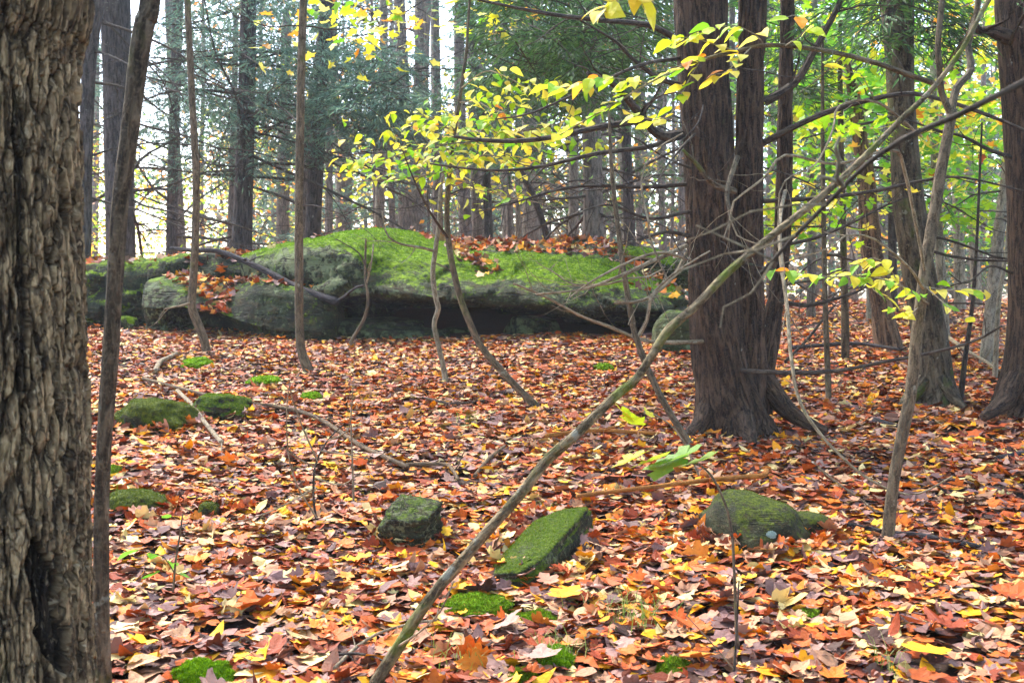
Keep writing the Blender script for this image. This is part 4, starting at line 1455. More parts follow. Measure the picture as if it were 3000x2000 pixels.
hq, hr = hem_stem([(2048, -80, 158), (2052, 0, 158), (2062, 200, 152), (2072, 400, 148), (2080, 600, 148), (2090, 800, 152), (2104, 1000, 165), (2122, 1120, 182), (2138, 1200, 210), (2146, 1250, 240), (2150, 1285, 275)], 2, .014)
hem_stem([(2205, -80, 78, 6.95), (2204, 0, 78, 6.95), (2202, 200, 80, 6.95), (2196, 400, 84, 6.95), (2192, 600, 88, 6.95), (2190, 800, 94, 6.93), (2190, 950, 104, 6.92), (2190, 1100, 112, 6.9), (2185, 1240, 130, 6.88)], 5, .010)
hem_stem([(2312, -80, 44, 7.1), (2308, 0, 44, 7.1), (2302, 300, 44, 7.1), (2298, 500, 46, 7.1), (2292, 700, 50, 7.08), (2276, 850, 54, 7.05), (2256, 980, 60, 7.0), (2238, 1100, 66, 6.95), (2225, 1210, 80, 6.92)], 7, .007)
for sd, pts, w in [(3, [(2220, 1090, 6.9), (2262, 1150, 6.9), (2310, 1205, 6.85), (2362, 1238, 6.8), (2420, 1262, 6.75)], (80, 26)),
                   (4, [(2080, 1180, 6.85), (2055, 1240, 6.75), (2020, 1270, 6.65), (1980, 1285, 6.55)], (70, 20)),
                   (6, [(2170, 1200, 6.8), (2190, 1265, 6.6), (2205, 1300, 6.45)], (80, 26))]:
    add_branch_px(root, pts, w[0], w[1], 'hemlock', 0, sd, 18, 'root')
# the moss on its foot
HB = [
    ([(1990, 120, 6.9), (1900, 75, 6.6), (1760, 60, 6.3), (1600, 40, 6.0), (1400, 0, 5.8)], 16, 6, 'dead', 5),
    ([(2000, 395, 6.9), (1930, 395, 6.7), (1870, 330, 6.5), (1810, 260, 6.3), (1770, 232, 6.2), (1720, 215, 6.1)], 26, 8, 'dead', 5),
    ([(1905, 352, 6.5), (1800, 365, 6.4), (1700, 385, 6.3), (1600, 405, 6.2), (1500, 414, 6.1), (1400, 410, 6.0), (1330, 400, 6.0)], 17, 7, 'dead', 5),
    ([(2000, 400, 6.85), (1900, 430, 6.7), (1750, 450, 6.5), (1600, 485, 6.4), (1500, 498, 6.3), (1400, 497, 6.2), (1260, 480, 6.2)], 13, 4, 'dead', 7),
    ([(2010, 540, 6.85), (1900, 548, 6.8), (1720, 545, 6.7), (1620, 560, 6.6), (1520, 590, 6.5), (1400, 620, 6.5)], 11, 3, 'dead', 8),
    ([(2020, 690, 6.8), (1950, 680, 6.6), (1880, 700, 6.5), (1800, 712, 6.4)], 10, 3, 'dead', 5),
    ([(2060, 1000, 6.8), (1960, 1003, 6.6), (1880, 995, 6.5), (1780, 955, 6.4), (1700, 925, 6.3), (1600, 870, 6.2), (1505, 830, 6.1)], 11, 5, 'deadlight', 1),
    ([(2010, 745, 6.8), (1980, 800, 6.6), (1930, 850, 6.4), (1880, 880, 6.3), (1800, 888, 6.2)], 12, 6, 'deadlight', 2),
    ([(2010, 720, 6.8), (1900, 770, 6.4), (1800, 815, 6.2), (1700, 848, 6.1), (1570, 862, 6.0)], 12, 4, 'deadlight', 6),
    ([(2020, 760, 6.7), (1940, 740, 6.4), (1860, 760, 6.2), (1740, 820, 6.0), (1670, 870, 5.9)], 9, 3, 'deadlight', 6),
    ([(2160, 1085, 6.8), (2230, 1088, 6.5), (2340, 1092, 6.3), (2460, 1085, 6.1), (2600, 1058, 5.9), (2720, 1035, 5.8), (2850, 1000, 5.7), (2935, 955, 5.6)], 12, 5, 'dead', 2),
    ([(2240, 300, 6.95), (2330, 240, 6.9), (2390, 140, 6.85), (2450, 30, 6.8), (2490, -60, 6.8)], 22, 10, 'dead', 4),
    ([(2235, 420, 6.95), (2330, 370, 6.8), (2420, 330, 6.7), (2520, 300, 6.6), (2650, 275, 6.5), (2750, 290, 6.4), (2900, 340, 6.4), (3040, 400, 6.4)], 16, 7, 'dead', 4),
    ([(2235, 590, 6.95), (2400, 580, 6.7), (2560, 560, 6.5), (2700, 530, 6.4), (2820, 520, 6.3), (3000, 560, 6.2)], 11, 4, 'dead', 6),
    ([(2280, 720, 7.0), (2380, 700, 6.9), (2480, 660, 6.9), (2600, 600, 6.9), (2700, 560, 6.9)], 10, 3, 'dead', 6),
    ([(2280, 880, 7.0), (2360, 895, 6.9), (2430, 880, 6.8), (2520, 850, 6.8), (2580, 800, 6.8)], 12, 4, 'dead', 5),
    ([(2000, 250, 6.9), (1930, 230, 6.8), (1850, 170, 6.7), (1800, 120, 6.6), (1700, 60, 6.5)], 14, 4, 'dead', 7),
    ([(2150, 560, 6.7), (2090, 540, 6.5), (2040, 480, 6.4), (2000, 440, 6.3)], 18, 6, 'sap', 2),
    ([(2160, 460, 6.6), (2130, 560, 6.4), (2140, 640, 6.3), (2120, 700, 6.2)], 14, 5, 'sap', 3),
    ([(2300, 560, 6.9), (2285, 640, 5.8), (2288, 760, 5.5), (2306, 900, 5.3), (2318, 1050, 5.1), (2345, 1180, 5.0), (2420, 1290, 4.9), (2520, 1385, 4.85), (2610, 1435, 4.8), (2690, 1446, 4.8), (2790, 1395, 4.8)], 9, 4, 'deadlight', 2),
    ([(2020, 620, 6.8), (1900, 640, 6.6), (1780, 600, 6.5), (1650, 640, 6.4)], 9, 3, 'dead', 8),
    ([(2000, 170, 6.9), (1880, 190, 6.7), (1740, 250, 6.6), (1560, 330, 6.5), (1450, 350, 6.5)], 10, 3, 'dead', 8),
]
for i, (pts, w0, w1, mat, tw) in enumerate(HB):
    add_branch_px(HEM, pts, w0 * 1.25, w1 * 1.3, mat, tw + 1, 40 + i, 7)
add_dead(HEM, hq, hr, rt, 10, 1.2, 3.6, 1.1, 'dead', .008, 6, .1, lift=.25)
conifer_crown(HEM, [(1440, 2000, -120, 190, 7.5, 10.5), (1500, 1800, 60, 260, 8, 11), (2230, 2420, -60, 300, 8, 11), (2560, 2800, -120, 120, 6.5, 8.5)], np.random.default_rng(7), HEMGREEN, 230, 70, .5, (.085, .013))

# ---- mossy tree, snag and the big trunk at the other edge
MT, qs, rs = tree('mossy_tree', 'gnarled trunk with moss down its side and rotten dark cavities', [(2622, -60, 92), (2628, 0, 90), (2634, 150, 82), (2640, 300, 80), (2650, 450, 84), (2662, 600, 88), (2685, 760, 92), (2712, 900, 98), (2728, 1020, 104), (2734, 1110, 116), (2736, 1165, 150)],
                  7.9, 'mossy', 40, .16, 3.5, step=.03, flare=1.25, rscale=8)
add_dead(MT, qs, rs, rt, 7, 1.3, 3.6, 1.2, 'dead', .010, 6, .1)
add_branch_px(MT, [(2700, 1120, 7.85), (2660, 1170, 7.75), (2635, 1200, 7.7)], 60, 20, 'mossy', 0, 3, 14, 'root')
add_branch_px(MT, [(2760, 1110, 7.8), (2795, 1165, 7.7), (2830, 1195, 7.6)], 50, 18, 'mossy', 0, 4, 14, 'root')

SN, qs, rs = tree('dead_snag', 'broken dead snag with splintered pointed top and peeling wood', [(2468, 130, 4), (2482, 190, 20), (2500, 280, 34), (2520, 400, 44), (2535, 520, 52), (2545, 650, 58), (2562, 780, 60), (2585, 900, 62), (2600, 1000, 78)],
                  10.4, 'snag', 26, .3, 0, step=.05, rscale=9)
add_dead(SN, qs, rs, rt, 4, 1.3, 2.8, .9, 'dead', .012, 3, .1)

BT, qs, rs = tree('broad_tree', 'broad dark trunk with spreading root at the border opposite the old trunk', [(3030, -80, 215), (3032, 60, 214), (3045, 300, 204), (3056, 600, 198), (3058, 900, 194), (3052, 1060, 210), (3046, 1150, 240), (3044, 1200, 275)],
                  7.4, 'hemlock', 60, .05, 3.5, step=.03, flare=1.2, rscale=12)
add_branch_px(BT, [(2975, 1110, 7.3), (2945, 1170, 7.2), (2912, 1200, 7.1), (2880, 1222, 7.05)], 70, 26, 'hemlock', 0, 5, 16, 'root')
add_branch_px(BT, [(2950, 110, 7.3), (2905, 92, 7.2), (2870, 92, 7.1), (2850, 60, 7.0)], 46, 14, 'hemlock', 1, 6, 10)
add_branch_px(BT, [(2960, 130, 7.0), (2990, 60, 6.8), (3030, 10, 6.6)], 14, 8, 'dead', 3, 7, 6)
add_branch_px(BT, [(2960, 460, 7.3), (2900, 440, 7.0), (2820, 400, 6.8), (2740, 380, 6.6), (2600, 330, 6.5)], 13, 4, 'dead', 6, 8, 6)
add_branch_px(BT, [(2965, 800, 7.3), (2900, 780, 7.1), (2830, 830, 6.9), (2780, 800, 6.8)], 8, 3, 'dead', 5, 9, 6)

# ---- smaller trunks on the far side of the hollow, behind the hemlock
RIGHT = [
    ('young_tree', 'thin upright young tree between hemlock root and mossy tree', [(2410, 420, 12), (2414, 700, 14), (2418, 900, 16), (2428, 1170, 18)], 7.9, 'sap', 10, 4, .8),
    ('young_tree', 'small mossy-footed trunk beyond the thin upright young tree', [(2462, 300, 16), (2470, 700, 20), (2476, 950, 24), (2476, 1060, 26)], 9.7, 'mossy', 12, 5, .9),
    ('pale_tree', 'pale birch-like trunk showing behind the mossy tree', [(2735, 300, 24), (2745, 600, 26), (2760, 850, 28), (2770, 1000, 30)], 10.8, 'grey', 14, 3, 1.0),
    ('pale_tree', 'pale speckled trunk near the broad dark trunk', [(2950, 500, 30), (2925, 700, 34), (2905, 900, 38), (2890, 1065, 44)], 9.6, 'grey', 14, 3, 1.0),
    ('young_tree', 'short dark crooked sapling between mossy tree and broad trunk', [(2862, 700, 9), (2848, 900, 12), (2826, 1060, 15), (2814, 1172, 20)], 7.9, 'dead', 10, 4, .6),
    ('pale_tree', 'straight grey trunk with light bark in the gap by the mossy tree', [(2802, 420, 28), (2808, 650, 30), (2812, 890, 34)], 14, 'grey', 14, 4, 1.2),
    ('pale_tree', 'whitish leaning trunk further back beyond the gap', [(2840, 480, 26), (2852, 700, 28), (2862, 890, 32)], 15.5, 'grey', 14, 4, 1.2),
    ('young_tree', 'thin pale stem rising before the broad dark trunk', [(2945, 760, 11), (2925, 900, 13), (2915, 1110, 16)], 8.8, 'sapgrey', 10, 3, .6),
    ('forked_tree', 'grey forked tree under the lime green leaves', [(2460, 20, 22), (2490, 120, 24), (2510, 250, 28), (2535, 400, 30), (2548, 560, 32), (2556, 850, 36)], 13, 'grey', 16, 5, 1.2),
    ('forked_tree', 'slanting dark tree behind the splintered snag', [(2560, 20, 16), (2590, 120, 16), (2600, 300, 20), (2612, 600, 24), (2616, 880, 28)], 14, 'pine', 12, 6, 1.4),
    ('slim_tree', 'slim trunk tucked right behind the third hemlock stem', [(2385, 0, 22), (2380, 400, 24), (2376, 880, 26)], 13.5, 'far', 12, 8, 1.6),
    ('slim_tree', 'slim trunk seen in the slit between the hemlock stems', [(2145, 0, 18), (2142, 500, 20), (2140, 880, 22)], 15, 'far', 10, 5, 1.4),
]
for nm, lab, pts, y, mat, nseg, nb, bl in RIGHT:
    root, qs, rs = tree(nm, lab, pts, y, mat, nseg, .08, 2.5 if pts[0][1] <= 60 else .8, group='smaller trunks beyond the hemlock', step=.06)
    PINES[lab] = root
    add_dead(root, qs, rs, rt, nb, P(0, 900, y)[2], P(0, 300, y)[2], bl * 1.2, 'dead', .010, 6, .15)

# ---- ranks of trunks deep in the wood: each tree its own object, too small to show parts
used = []
rf = np.random.default_rng(303)
FARLAB = [(0, 640, 'far tree in the bright open wood by the old trunk'), (640, 1000, 'far tree over the tilted slab'),
          (1000, 1420, 'far tree over the boulder crest'), (1420, 1760, 'far tree in the brownish wood over the moss bank'),
          (1760, 2060, 'far tree just before the big hemlock'), (2060, 2450, 'far tree between the hemlock stems and the snag'),
          (2450, 2720, 'far tree behind the snag and mossy tree'), (2720, 3100, 'far tree in the gap beside the broad trunk')]
FARS = []
for k in range(125):
    u = rf.uniform(180, 3050)
    if u < 1000 and rf.random() < .45:
        continue
    y = rf.uniform(19, 46) if u > 1000 else rf.uniform(24, 50)
    dia = rf.choice([.08, .12, .16, .22, .3], p=[.25, .3, .25, .13, .07])
    x = P(u, 850, y)[0]
    if any(abs(u - a) < 9 for a in used):
        continue
    used.append(u)
    gz = g1(x, y)
    h = rf.uniform(8, 13)
    ln = rf.normal(0, .03, 2)
    q = np.array([[x, y, gz - .2], [x + ln[0] * h * .33, y, gz + h * .33], [x + ln[0] * h * .6 + rf.normal(0, .1), y + ln[1] * h, gz + h * .66], [x + ln[0] * h * .9, y + ln[1] * h, gz + h]])
    mb = MB()
    mb.add(*tube(q - q[0], np.array([dia * .62, dia * .5, dia * .42, dia * .3]), 7, 1.0, .06, 6, k))
    for _ in range(int(rf.integers(4, 9))):
        z = rf.uniform(.6, 8)
        i = min(int(z / h * 3), 2)
        st = q[i] + (q[i + 1] - q[i]) * ((z / h * 3) - i) - q[0]
        a = rf.uniform(0, 6.283)
        dead_branch(mb, st, (math.cos(a), math.sin(a), rf.uniform(-.1, .2)), rf.uniform(.8, 2.0), .010, rf, 3, .2, 3)
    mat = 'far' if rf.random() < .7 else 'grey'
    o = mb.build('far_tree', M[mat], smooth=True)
    o.location = tuple(q[0])
    FARS.append((u, o, mat, dia))
ORD = 'first second third fourth fifth sixth seventh eighth ninth tenth eleventh twelfth thirteenth fourteenth fifteenth sixteenth seventeenth eighteenth nineteenth twentieth'.split()
for a, b, l in FARLAB:
    row = sorted([f for f in FARS if a <= f[0] < b], key=lambda f: f[0])
    for k, (u, o, mat, dia) in enumerate(row):
        tag(o, '%s %s %s, counting rightwards' % (ORD[k], 'pale' if mat == 'grey' else 'dark', l), 'tree', 'slim trees far back in the wood')

# ------------------------------------------------------------------ saplings
YL = [(4, YELLOW), (2.4, LIME), (.25, AMBER)]
YG = [(2.5, YELLOW), (3, LIME), (.8, GREEN)]

# long leaning stem across the middle
L1 = [(2935, -60, 14, 3.75), (2880, 30, 14, 3.72), (2815, 150, 14, 3.7), (2725, 268, 16, 3.68), (2640, 350, 17, 3.65), (2530, 462, 19, 3.6), (2400, 580, 21, 3.55), (2262, 690, 22, 3.5), (2130, 800, 24, 3.48), (2040, 895, 25, 3.45),
      (1960, 965, 27, 3.42), (1905, 1048, 24, 3.4), (1862, 1112, 25, 3.4), (1800, 1162, 28, 3.4), (1690, 1270, 30, 3.38), (1600, 1350, 32, 3.38), (1530, 1440, 31, 3.36), (1385, 1605, 32, 3.34), (1250, 1765, 34, 3.32), (1170, 1890, 37, 3.3), (1095, 2012, 40, 3.28)]
root, qs, rs = tree('leaning_stem', 'long bare stem leaning diagonally across the scene with mossy lower end', L1, 3.4, 'saplean', 22, .12, 0, cat='sapling', step=.015, flare=1.1, rscale=5)
add_branch_px(root, [(1170, 1890, 3.28), (1230, 1850, 3.2), (1290, 1790, 3.1), (1330, 1700, 3.1)], 8, 4, 'deadlight', 2, 90, 5, tw_len=.15)

# grey sapling with its fork and leafy side branches
S1, qs, rs = tree('grey_sapling', 'smooth grey sapling forking high up in front of the mossy tree',
                  [(2790, 325, 29), (2772, 420, 30), (2755, 510, 32), (2738, 620, 33), (2715, 760, 34), (2700, 870, 34), (2684, 1000, 34), (2668, 1150, 34), (2652, 1230, 35), (2632, 1330, 34), (2614, 1440, 34), (2602, 1565, 38)],
                  4.77, 'sap', 22, .07, 0, cat='sapling', step=.02, flare=1.15)
add_branch_px(S1, [(2788, 340, 4.77), (2758, 270, 4.75), (2752, 200, 4.72), (2748, 130, 4.7), (2760, 0, 4.7), (2770, -80, 4.7)], 20, 15, 'sap', 1, 91, 10)
add_branch_px(S1, [(2786, 340, 4.77), (2802, 260, 4.8), (2845, 205, 4.85), (2836, 130, 4.9), (2860, 50, 4.9), (2872, -80, 4.9)], 23, 17, 'sap', 1, 92, 10)
add_branch_px(S1, [(2752, 250, 4.75), (2650, 215, 4.7), (2550, 180, 4.65), (2420, 150, 4.6), (2260, 132, 4.55), (2160, 150, 4.5), (2050, 178, 4.45), (1960, 205, 4.42)], 17, 8, 'sap', 2, 93, 8)
SW = [([(2120, 155, 4.5), (2000, 195, 4.4), (1900, 245, 4.35), (1800, 305, 4.3), (1700, 360, 4.28), (1630, 402, 4.25)], 8, 3, 30, .078, YL, 1),
      ([(2050, 178, 4.45), (2010, 250, 4.4), (1990, 290, 4.38), (1960, 340, 4.36), (1900, 350, 4.34), (1830, 320, 4.3)], 5, 2, 18, .075, YL, 2),
      ([(1900, 245, 4.35), (1840, 235, 4.3), (1760, 228, 4.28), (1660, 255, 4.25), (1590, 262, 4.2)], 5, 2, 20, .08, YL, 3),
      ([(2240, 132, 4.55), (2210, 100, 4.5), (2150, 75, 4.45), (2100, 82, 4.4), (2040, 100, 4.35)], 5, 2, 9, .085, YL, 4),
      ([(2300, 135, 4.55), (2360, 90, 4.5), (2330, 45, 4.45), (2290, 60, 4.4)], 5, 2, 5, .085, YL, 5),
      ([(2200, 140, 4.5), (2150, 190, 4.45), (2120, 215, 4.4), (2080, 220, 4.38)], 4, 2, 9, .08, YL, 6),
      ([(2160, 150, 4.5), (2020, 110, 4.4), (1980, 118, 4.35), (1950, 150, 4.3)], 4, 2, 12, .08, YL, 7),
      ([(2440, 150, 4.6), (2440, 200, 4.55), (2480, 215, 4.5)], 4, 2, 3, .08, YL, 8),
      ([(2720, 890, 4.75), (2640, 838, 4.6), (2540, 808, 4.5), (2440, 812, 4.45), (2350, 800, 4.4), (2260, 795, 4.35)], 7, 2, 30, .072, YL, 9),
      ([(2640, 838, 4.6), (2600, 780, 4.5), (2560, 755, 4.45), (2520, 770, 4.4), (2450, 800, 4.4)], 4, 2, 14, .072, YL, 10),
      ([(2540, 812, 4.5), (2560, 850, 4.45), (2600, 880, 4.4)], 4, 2, 6, .068, YL, 11),
      ([(2710, 840, 4.75), (2780, 850, 4.7), (2840, 845, 4.65), (2910, 848, 4.6)], 4, 2, 9, .072, YL, 12),
      ([(2690, 900, 4.75), (2660, 925, 4.7), (2640, 905, 4.65), (2610, 910, 4.6)], 4, 2, 6, .068, YL, 13),
      ([(2700, 830, 4.7), (2780, 900, 4.6), (2820, 935, 4.6), (2845, 925, 4.6)], 4, 2, 4, .068, YL, 14),
      ([(2560, 290, 4.7), (2520, 215, 4.6), (2480, 210, 4.6)], 4, 2, 3, .08, YL, 15)]
for pts, w0, w1, n, sz, grp, sd in SW:
    leafy_twig(S1, pts, w0, w1, n, sz * .9, grp, sd, spread=.012)
add_branch_px(S1, [(2705, 845, 4.75), (2660, 780, 4.6), (2560, 700, 4.5), (2480, 690, 4.4), (2440, 720, 4.3), (2300, 770, 4.2)], 9, 3, 'deadlight', 4, 95, 6)
add_branch_px(S1, [(2710, 790, 4.75), (2650, 500, 4.6), (2610, 440, 4.5), (2450, 480, 4.4), (2300, 455, 4.3), (2240, 520, 4.25), (2150, 590, 4.2), (2138, 640, 4.2), (2160, 690, 4.2), (2220, 715, 4.2)], 11, 4, 'deadlight', 6, 96, 6)
add_branch_px(S1, [(2700, 400, 4.75), (2570, 300, 4.6), (2460, 310, 4.5), (2440, 380, 4.4), (2390, 480, 4.3), (2300, 530, 4.2), (2280, 620, 4.2), (2300, 800, 4.2)], 8, 3, 'deadlight', 5, 97, 6)

# yellow beech sapling leaning in front of the hollow
B3, qs, rs = tree('beech_sapling', 'thin speckled beech sapling leaning left with clouds of yellow leaves above the boulder',
                  [(1365, 160, 9), (1345, 300, 11), (1325, 430, 13), (1312, 560, 15), (1310, 660, 17), (1322, 760, 18), (1348, 870, 19), (1378, 950, 20), (1410, 1015, 20), (1480, 1098, 21), (1540, 1160, 22), (1572, 1192, 24)],
                  7.6, 'sap', 12, .08, .6, cat='sapling', step=.03)
BB = [([(1325, 430, 7.6), (1400, 415, 7.4), (1500, 390, 7.2), (1600, 370, 7.1), (1690, 350, 7.0)], 6, 2, 42, 0.094, YL, 21),
      ([(1335, 380, 7.6), (1280, 370, 7.4), (1230, 360, 7.3), (1190, 340, 7.2)], 5, 2, 20, 0.090, YL, 22),
      ([(1330, 420, 7.6), (1250, 430, 7.4), (1180, 450, 7.3), (1120, 470, 7.2), (1060, 480, 7.1), (980, 475, 7.0)], 5, 2, 37, 0.090, YG, 23),
      ([(1320, 470, 7.6), (1360, 470, 7.4), (1430, 455, 7.2), (1500, 470, 7.1), (1560, 480, 7.0)], 5, 2, 27, 0.090, YL, 24),
      ([(1322, 440, 7.6), (1300, 440, 7.2), (1260, 450, 6.9), (1240, 480, 6.7)], 4, 2, 20, 0.085, YG, 25),
      ([(1345, 300, 7.6), (1400, 300, 7.4), (1440, 320, 7.2), (1480, 330, 7.0)], 5, 2, 17, 0.090, YL, 26),
      ([(1350, 260, 7.6), (1420, 210, 7.3), (1470, 220, 7.2), (1530, 250, 7.1), (1560, 270, 7.0)], 5, 2, 17, 0.098, YL, 27),
      ([(1340, 330, 7.6), (1280, 345, 7.3), (1230, 340, 7.1)], 4, 2, 10, 0.090, YL, 28),
      ([(1315, 520, 7.6), (1400, 545, 7.3), (1440, 560, 7.2), (1480, 570, 7.1)], 4, 2, 11, 0.090, YL, 29),
      ([(1318, 500, 7.6), (1200, 520, 7.3), (1080, 530, 7.1), (1020, 540, 7.0)], 5, 2, 17, 0.081, YG, 30),
      ([(1315, 540, 7.6), (1560, 590, 7.0), (1610, 600, 6.9), (1650, 620, 6.8)], 4, 2, 7, 0.090, YL, 31),
      ([(1325, 400, 7.6), (1430, 380, 7.3), (1500, 420, 7.1), (1540, 400, 7.0)], 4, 2, 25, 0.090, YL, 32),
      ([(1325, 410, 7.6), (1360, 390, 7.1), (1400, 385, 6.8), (1430, 400, 6.6)], 4, 2, 22, 0.090, YG, 33)]
for pts, w0, w1, n, sz, grp, sd in BB:
    leafy_twig(B3, pts, w0, w1, n, sz * .86, grp, sd, spread=.05, mat='deadlight')
add_branch_px(B3, [(1314, 700, 7.6), (1260, 620, 7.3), (1210, 520, 7.1), (1180, 440, 7.0)], 9, 3, 'dead', 3, 98, 5)
add_branch_px(B3, [(1330, 800, 7.6), (1300, 780, 7.6), (1275, 770, 7.6)], 6, 3, 'sap', 0, 99, 5)

B2, qs, rs = tree('pale_sapling', 'crooked pale sapling standing upright in front of the hollow', [(1335, 410, 6), (1308, 480, 8), (1290, 560, 10), (1286, 650, 13), (1276, 730, 14), (1268, 800, 15), (1276, 870, 15), (1284, 905, 15), (1272, 950, 15), (1284, 1010, 15), (1298, 1070, 16), (1306, 1122, 18)],
                  8.6, 'sapgrey', 12, .06, .3, cat='sapling', step=.03)
add_branch_px(B2, [(1270, 735, 8.6), (1235, 725, 8.5), (1175, 715, 8.45), (1140, 695, 8.4), (1125, 660, 8.4), (1120, 620, 8.4)], 10, 4, 'sapgrey', 2, 70, 6)
add_branch_px(B2, [(1288, 600, 8.6), (1350, 520, 8.5), (1380, 490, 8.5)], 7, 3, 'sapgrey', 2, 71, 5)

C1, qs, rs = tree('crooked_sapling', 'crooked sapling with a kinked mossy foot before the tilted slab', [(548, -30, 18), (556, 150, 19), (566, 350, 20), (574, 520, 21), (572, 700, 22), (566, 820, 23), (562, 890, 24), (572, 930, 25), (595, 985, 25), (607, 1036, 26)], 10.1, 'sap', 14, .07, 2, cat='sapling', step=.04)
add_dead(C1, qs, rs, rt, 6, 1.8, 4.2, .9, 'dead', .008, 5, .1)
add_branch_px(C1, [(566, 885, 10.1), (530, 895, 10.0), (480, 905, 9.9)], 8, 4, 'deadlight', 2, 72, 5)
C2, qs, rs = tree('straight_sapling', 'straight brown sapling with a hooked foot crossing the slab and boulder', [(890, -30, 22), (884, 150, 23), (879, 400, 24), (876, 600, 25), (876, 800, 25), (877, 950, 25), (884, 1030, 26), (906, 1092, 34)], 9.0, 'sap', 14, .07, 2, cat='sapling', step=.04)
add_dead(C2, qs, rs, rt, 5, 2.0, 4.0, .9, 'dead', .007, 5, .1)
C3, qs, rs = tree('small_sapling', 'small bent sapling with a fork standing by the end of the slab', [(1072, 700, 6), (1070, 800, 8), (1078, 880, 9), (1066, 935, 10), (1040, 980, 10), (1028, 1005, 12)], 10.7, 'sap', 8, .06, 0, cat='sapling', step=.04)
add_branch_px(C3, [(1074, 830, 10.7), (1088, 770, 10.6), (1094, 715, 10.6)], 6, 4, 'sapgrey', 2, 73, 5)
add_branch_px(C3, [(1070, 780, 10.7), (1050, 740, 10.6), (985, 700, 10.5)], 5, 3, 'dead', 1, 74, 5)
S5, qs, rs = tree('forked_sapling', 'dead-looking forked sapling before the shaded end of the boulder', [(1790, 470, 11), (1798, 560, 13), (1812, 680, 15), (1828, 800, 16), (1842, 880, 17), (1856, 960, 18), (1868, 1000, 19), (1885, 1050, 19), (1925, 1140, 19), (1975, 1230, 20), (2036, 1325, 22)], 6.3, 'sap', 12, .08, .3, cat='sapling', step=.03)
add_branch_px(S5, [(1870, 985, 6.3), (1895, 940, 6.25), (1905, 880, 6.2), (1920, 850, 6.2), (1990, 790, 6.1), (2080, 735, 6.0)], 13, 6, 'sapgrey', 4, 75, 6)
add_branch_px(S5, [(1830, 820, 6.3), (1760, 835, 6.2), (1680, 832, 6.1), (1640, 810, 6.1), (1612, 790, 6.1), (1625, 775, 6.1)], 7, 3, 'deadlight', 5, 76, 5)
add_branch_px(S5, [(1835, 815, 6.3), (1900, 810, 6.2), (1930, 795, 6.2), (1950, 780, 6.2)], 6, 3, 'sapgrey', 5, 77, 5)
add_branch_px(S5, [(1960, 830, 6.3), (1905, 700, 6.2), (1900, 650, 6.1), (1880, 560, 6.1), (1885, 500, 6.1), (1920, 440, 6.1), (2000, 390, 6.0)], 7, 4, 'sapgrey', 3, 78, 5)

leafy_crown(B3, [(1180, 1700, 330, 480, 7.0, 8.4), (1000, 1330, 400, 540, 7.2, 8.4), (1380, 1640, 230, 330, 7.2, 8.4), (1300, 1500, 480, 600, 7.2, 8.2)], np.random.default_rng(77), [(3, YELLOW), (3, LIME)], 60, 8, .072, .16, .3, OVAL_HI, 'foliage')['kind'] = 'stuff'

# near bare branch reaching in past the lens
NB = thing('overhanging_branch', 'bare out-of-focus branch reaching in above the leaning stem from the frame edge', 'branch', P(3120, 200, 1.5))
add_branch_px(NB, [(3120, 190, 1.5), (3000, 240, 1.5), (2900, 290, 1.52), (2800, 340, 1.55), (2640, 410, 1.6), (2540, 480, 1.65), (2440, 580, 1.7), (2340, 680, 1.75), (2230, 800, 1.8)], 22, 11, 'dead', 0, 60, 10)
add_branch_px(NB, [(2470, 545, 1.66), (2452, 520, 1.64), (2458, 470, 1.62), (2448, 430, 1.6), (2462, 400, 1.6)], 14, 9, 'sapgrey', 0, 61, 8)
add_branch_px(NB, [(2468, 540, 1.66), (2430, 522, 1.66), (2395, 515, 1.66)], 15, 6, 'sapgrey', 0, 62, 8)
add_branch_px(NB, [(2420, 600, 1.7), (2330, 600, 1.7), (2200, 620, 1.72), (2080, 680, 1.75), (1960, 720, 1.8)], 9, 4, 'deadlight', 0, 63, 6)
add_branch_px(NB, [(2330, 690, 1.75), (2220, 730, 1.75), (2120, 745, 1.8), (2000, 790, 1.8), (1930, 850, 1.8)], 9, 4, 'deadlight', 0, 64, 6)
add_branch_px(NB, [(2260, 760, 1.8), (2130, 700, 1.8), (2040, 660, 1.8)], 8, 4, 'deadlight', 0, 65, 6)
add_branch_px(NB, [(2280, 740, 1.78), (2200, 860, 1.8), (2120, 900, 1.8), (2110, 960, 1.8)], 9, 4, 'deadlight', 0, 66, 6)

# maple twig dipping in at the top, near
NM = thing('maple_twig', 'twig of large yellow leaves hanging in at the top beside the hemlock', 'twig', P(1900, -160, 3.0))
add_branch_px(NM, [(1900, -160, 3.0), (1850, -60, 3.0), (1800, 0, 3.0), (1790, 25, 3.0)], 10, 5, 'sapgrey', 0, 67, 6)
for pts, w0, w1, n, sz, grp, sd, tp in [([(1850, -60, 3.0), (1770, -50, 2.9), (1700, -30, 2.8)], 5, 2, 3, .13, [(1, YELLOW), (1, AMBER)], 41, MAPLE_HI),
                                        ([(1800, 0, 3.0), (1770, 30, 2.95), (1780, 40, 2.95)], 4, 2, 5, .075, [(1, YELLOW)], 42, None),
                                        ([(1850, -40, 3.0), (1880, 10, 2.95), (1890, 30, 2.95)], 4, 2, 5, .075, [(1, YELLOW)], 43, None)]:
    leafy_twig(NM, pts, w0, w1, n, sz, grp, sd, tp, droop=.6)

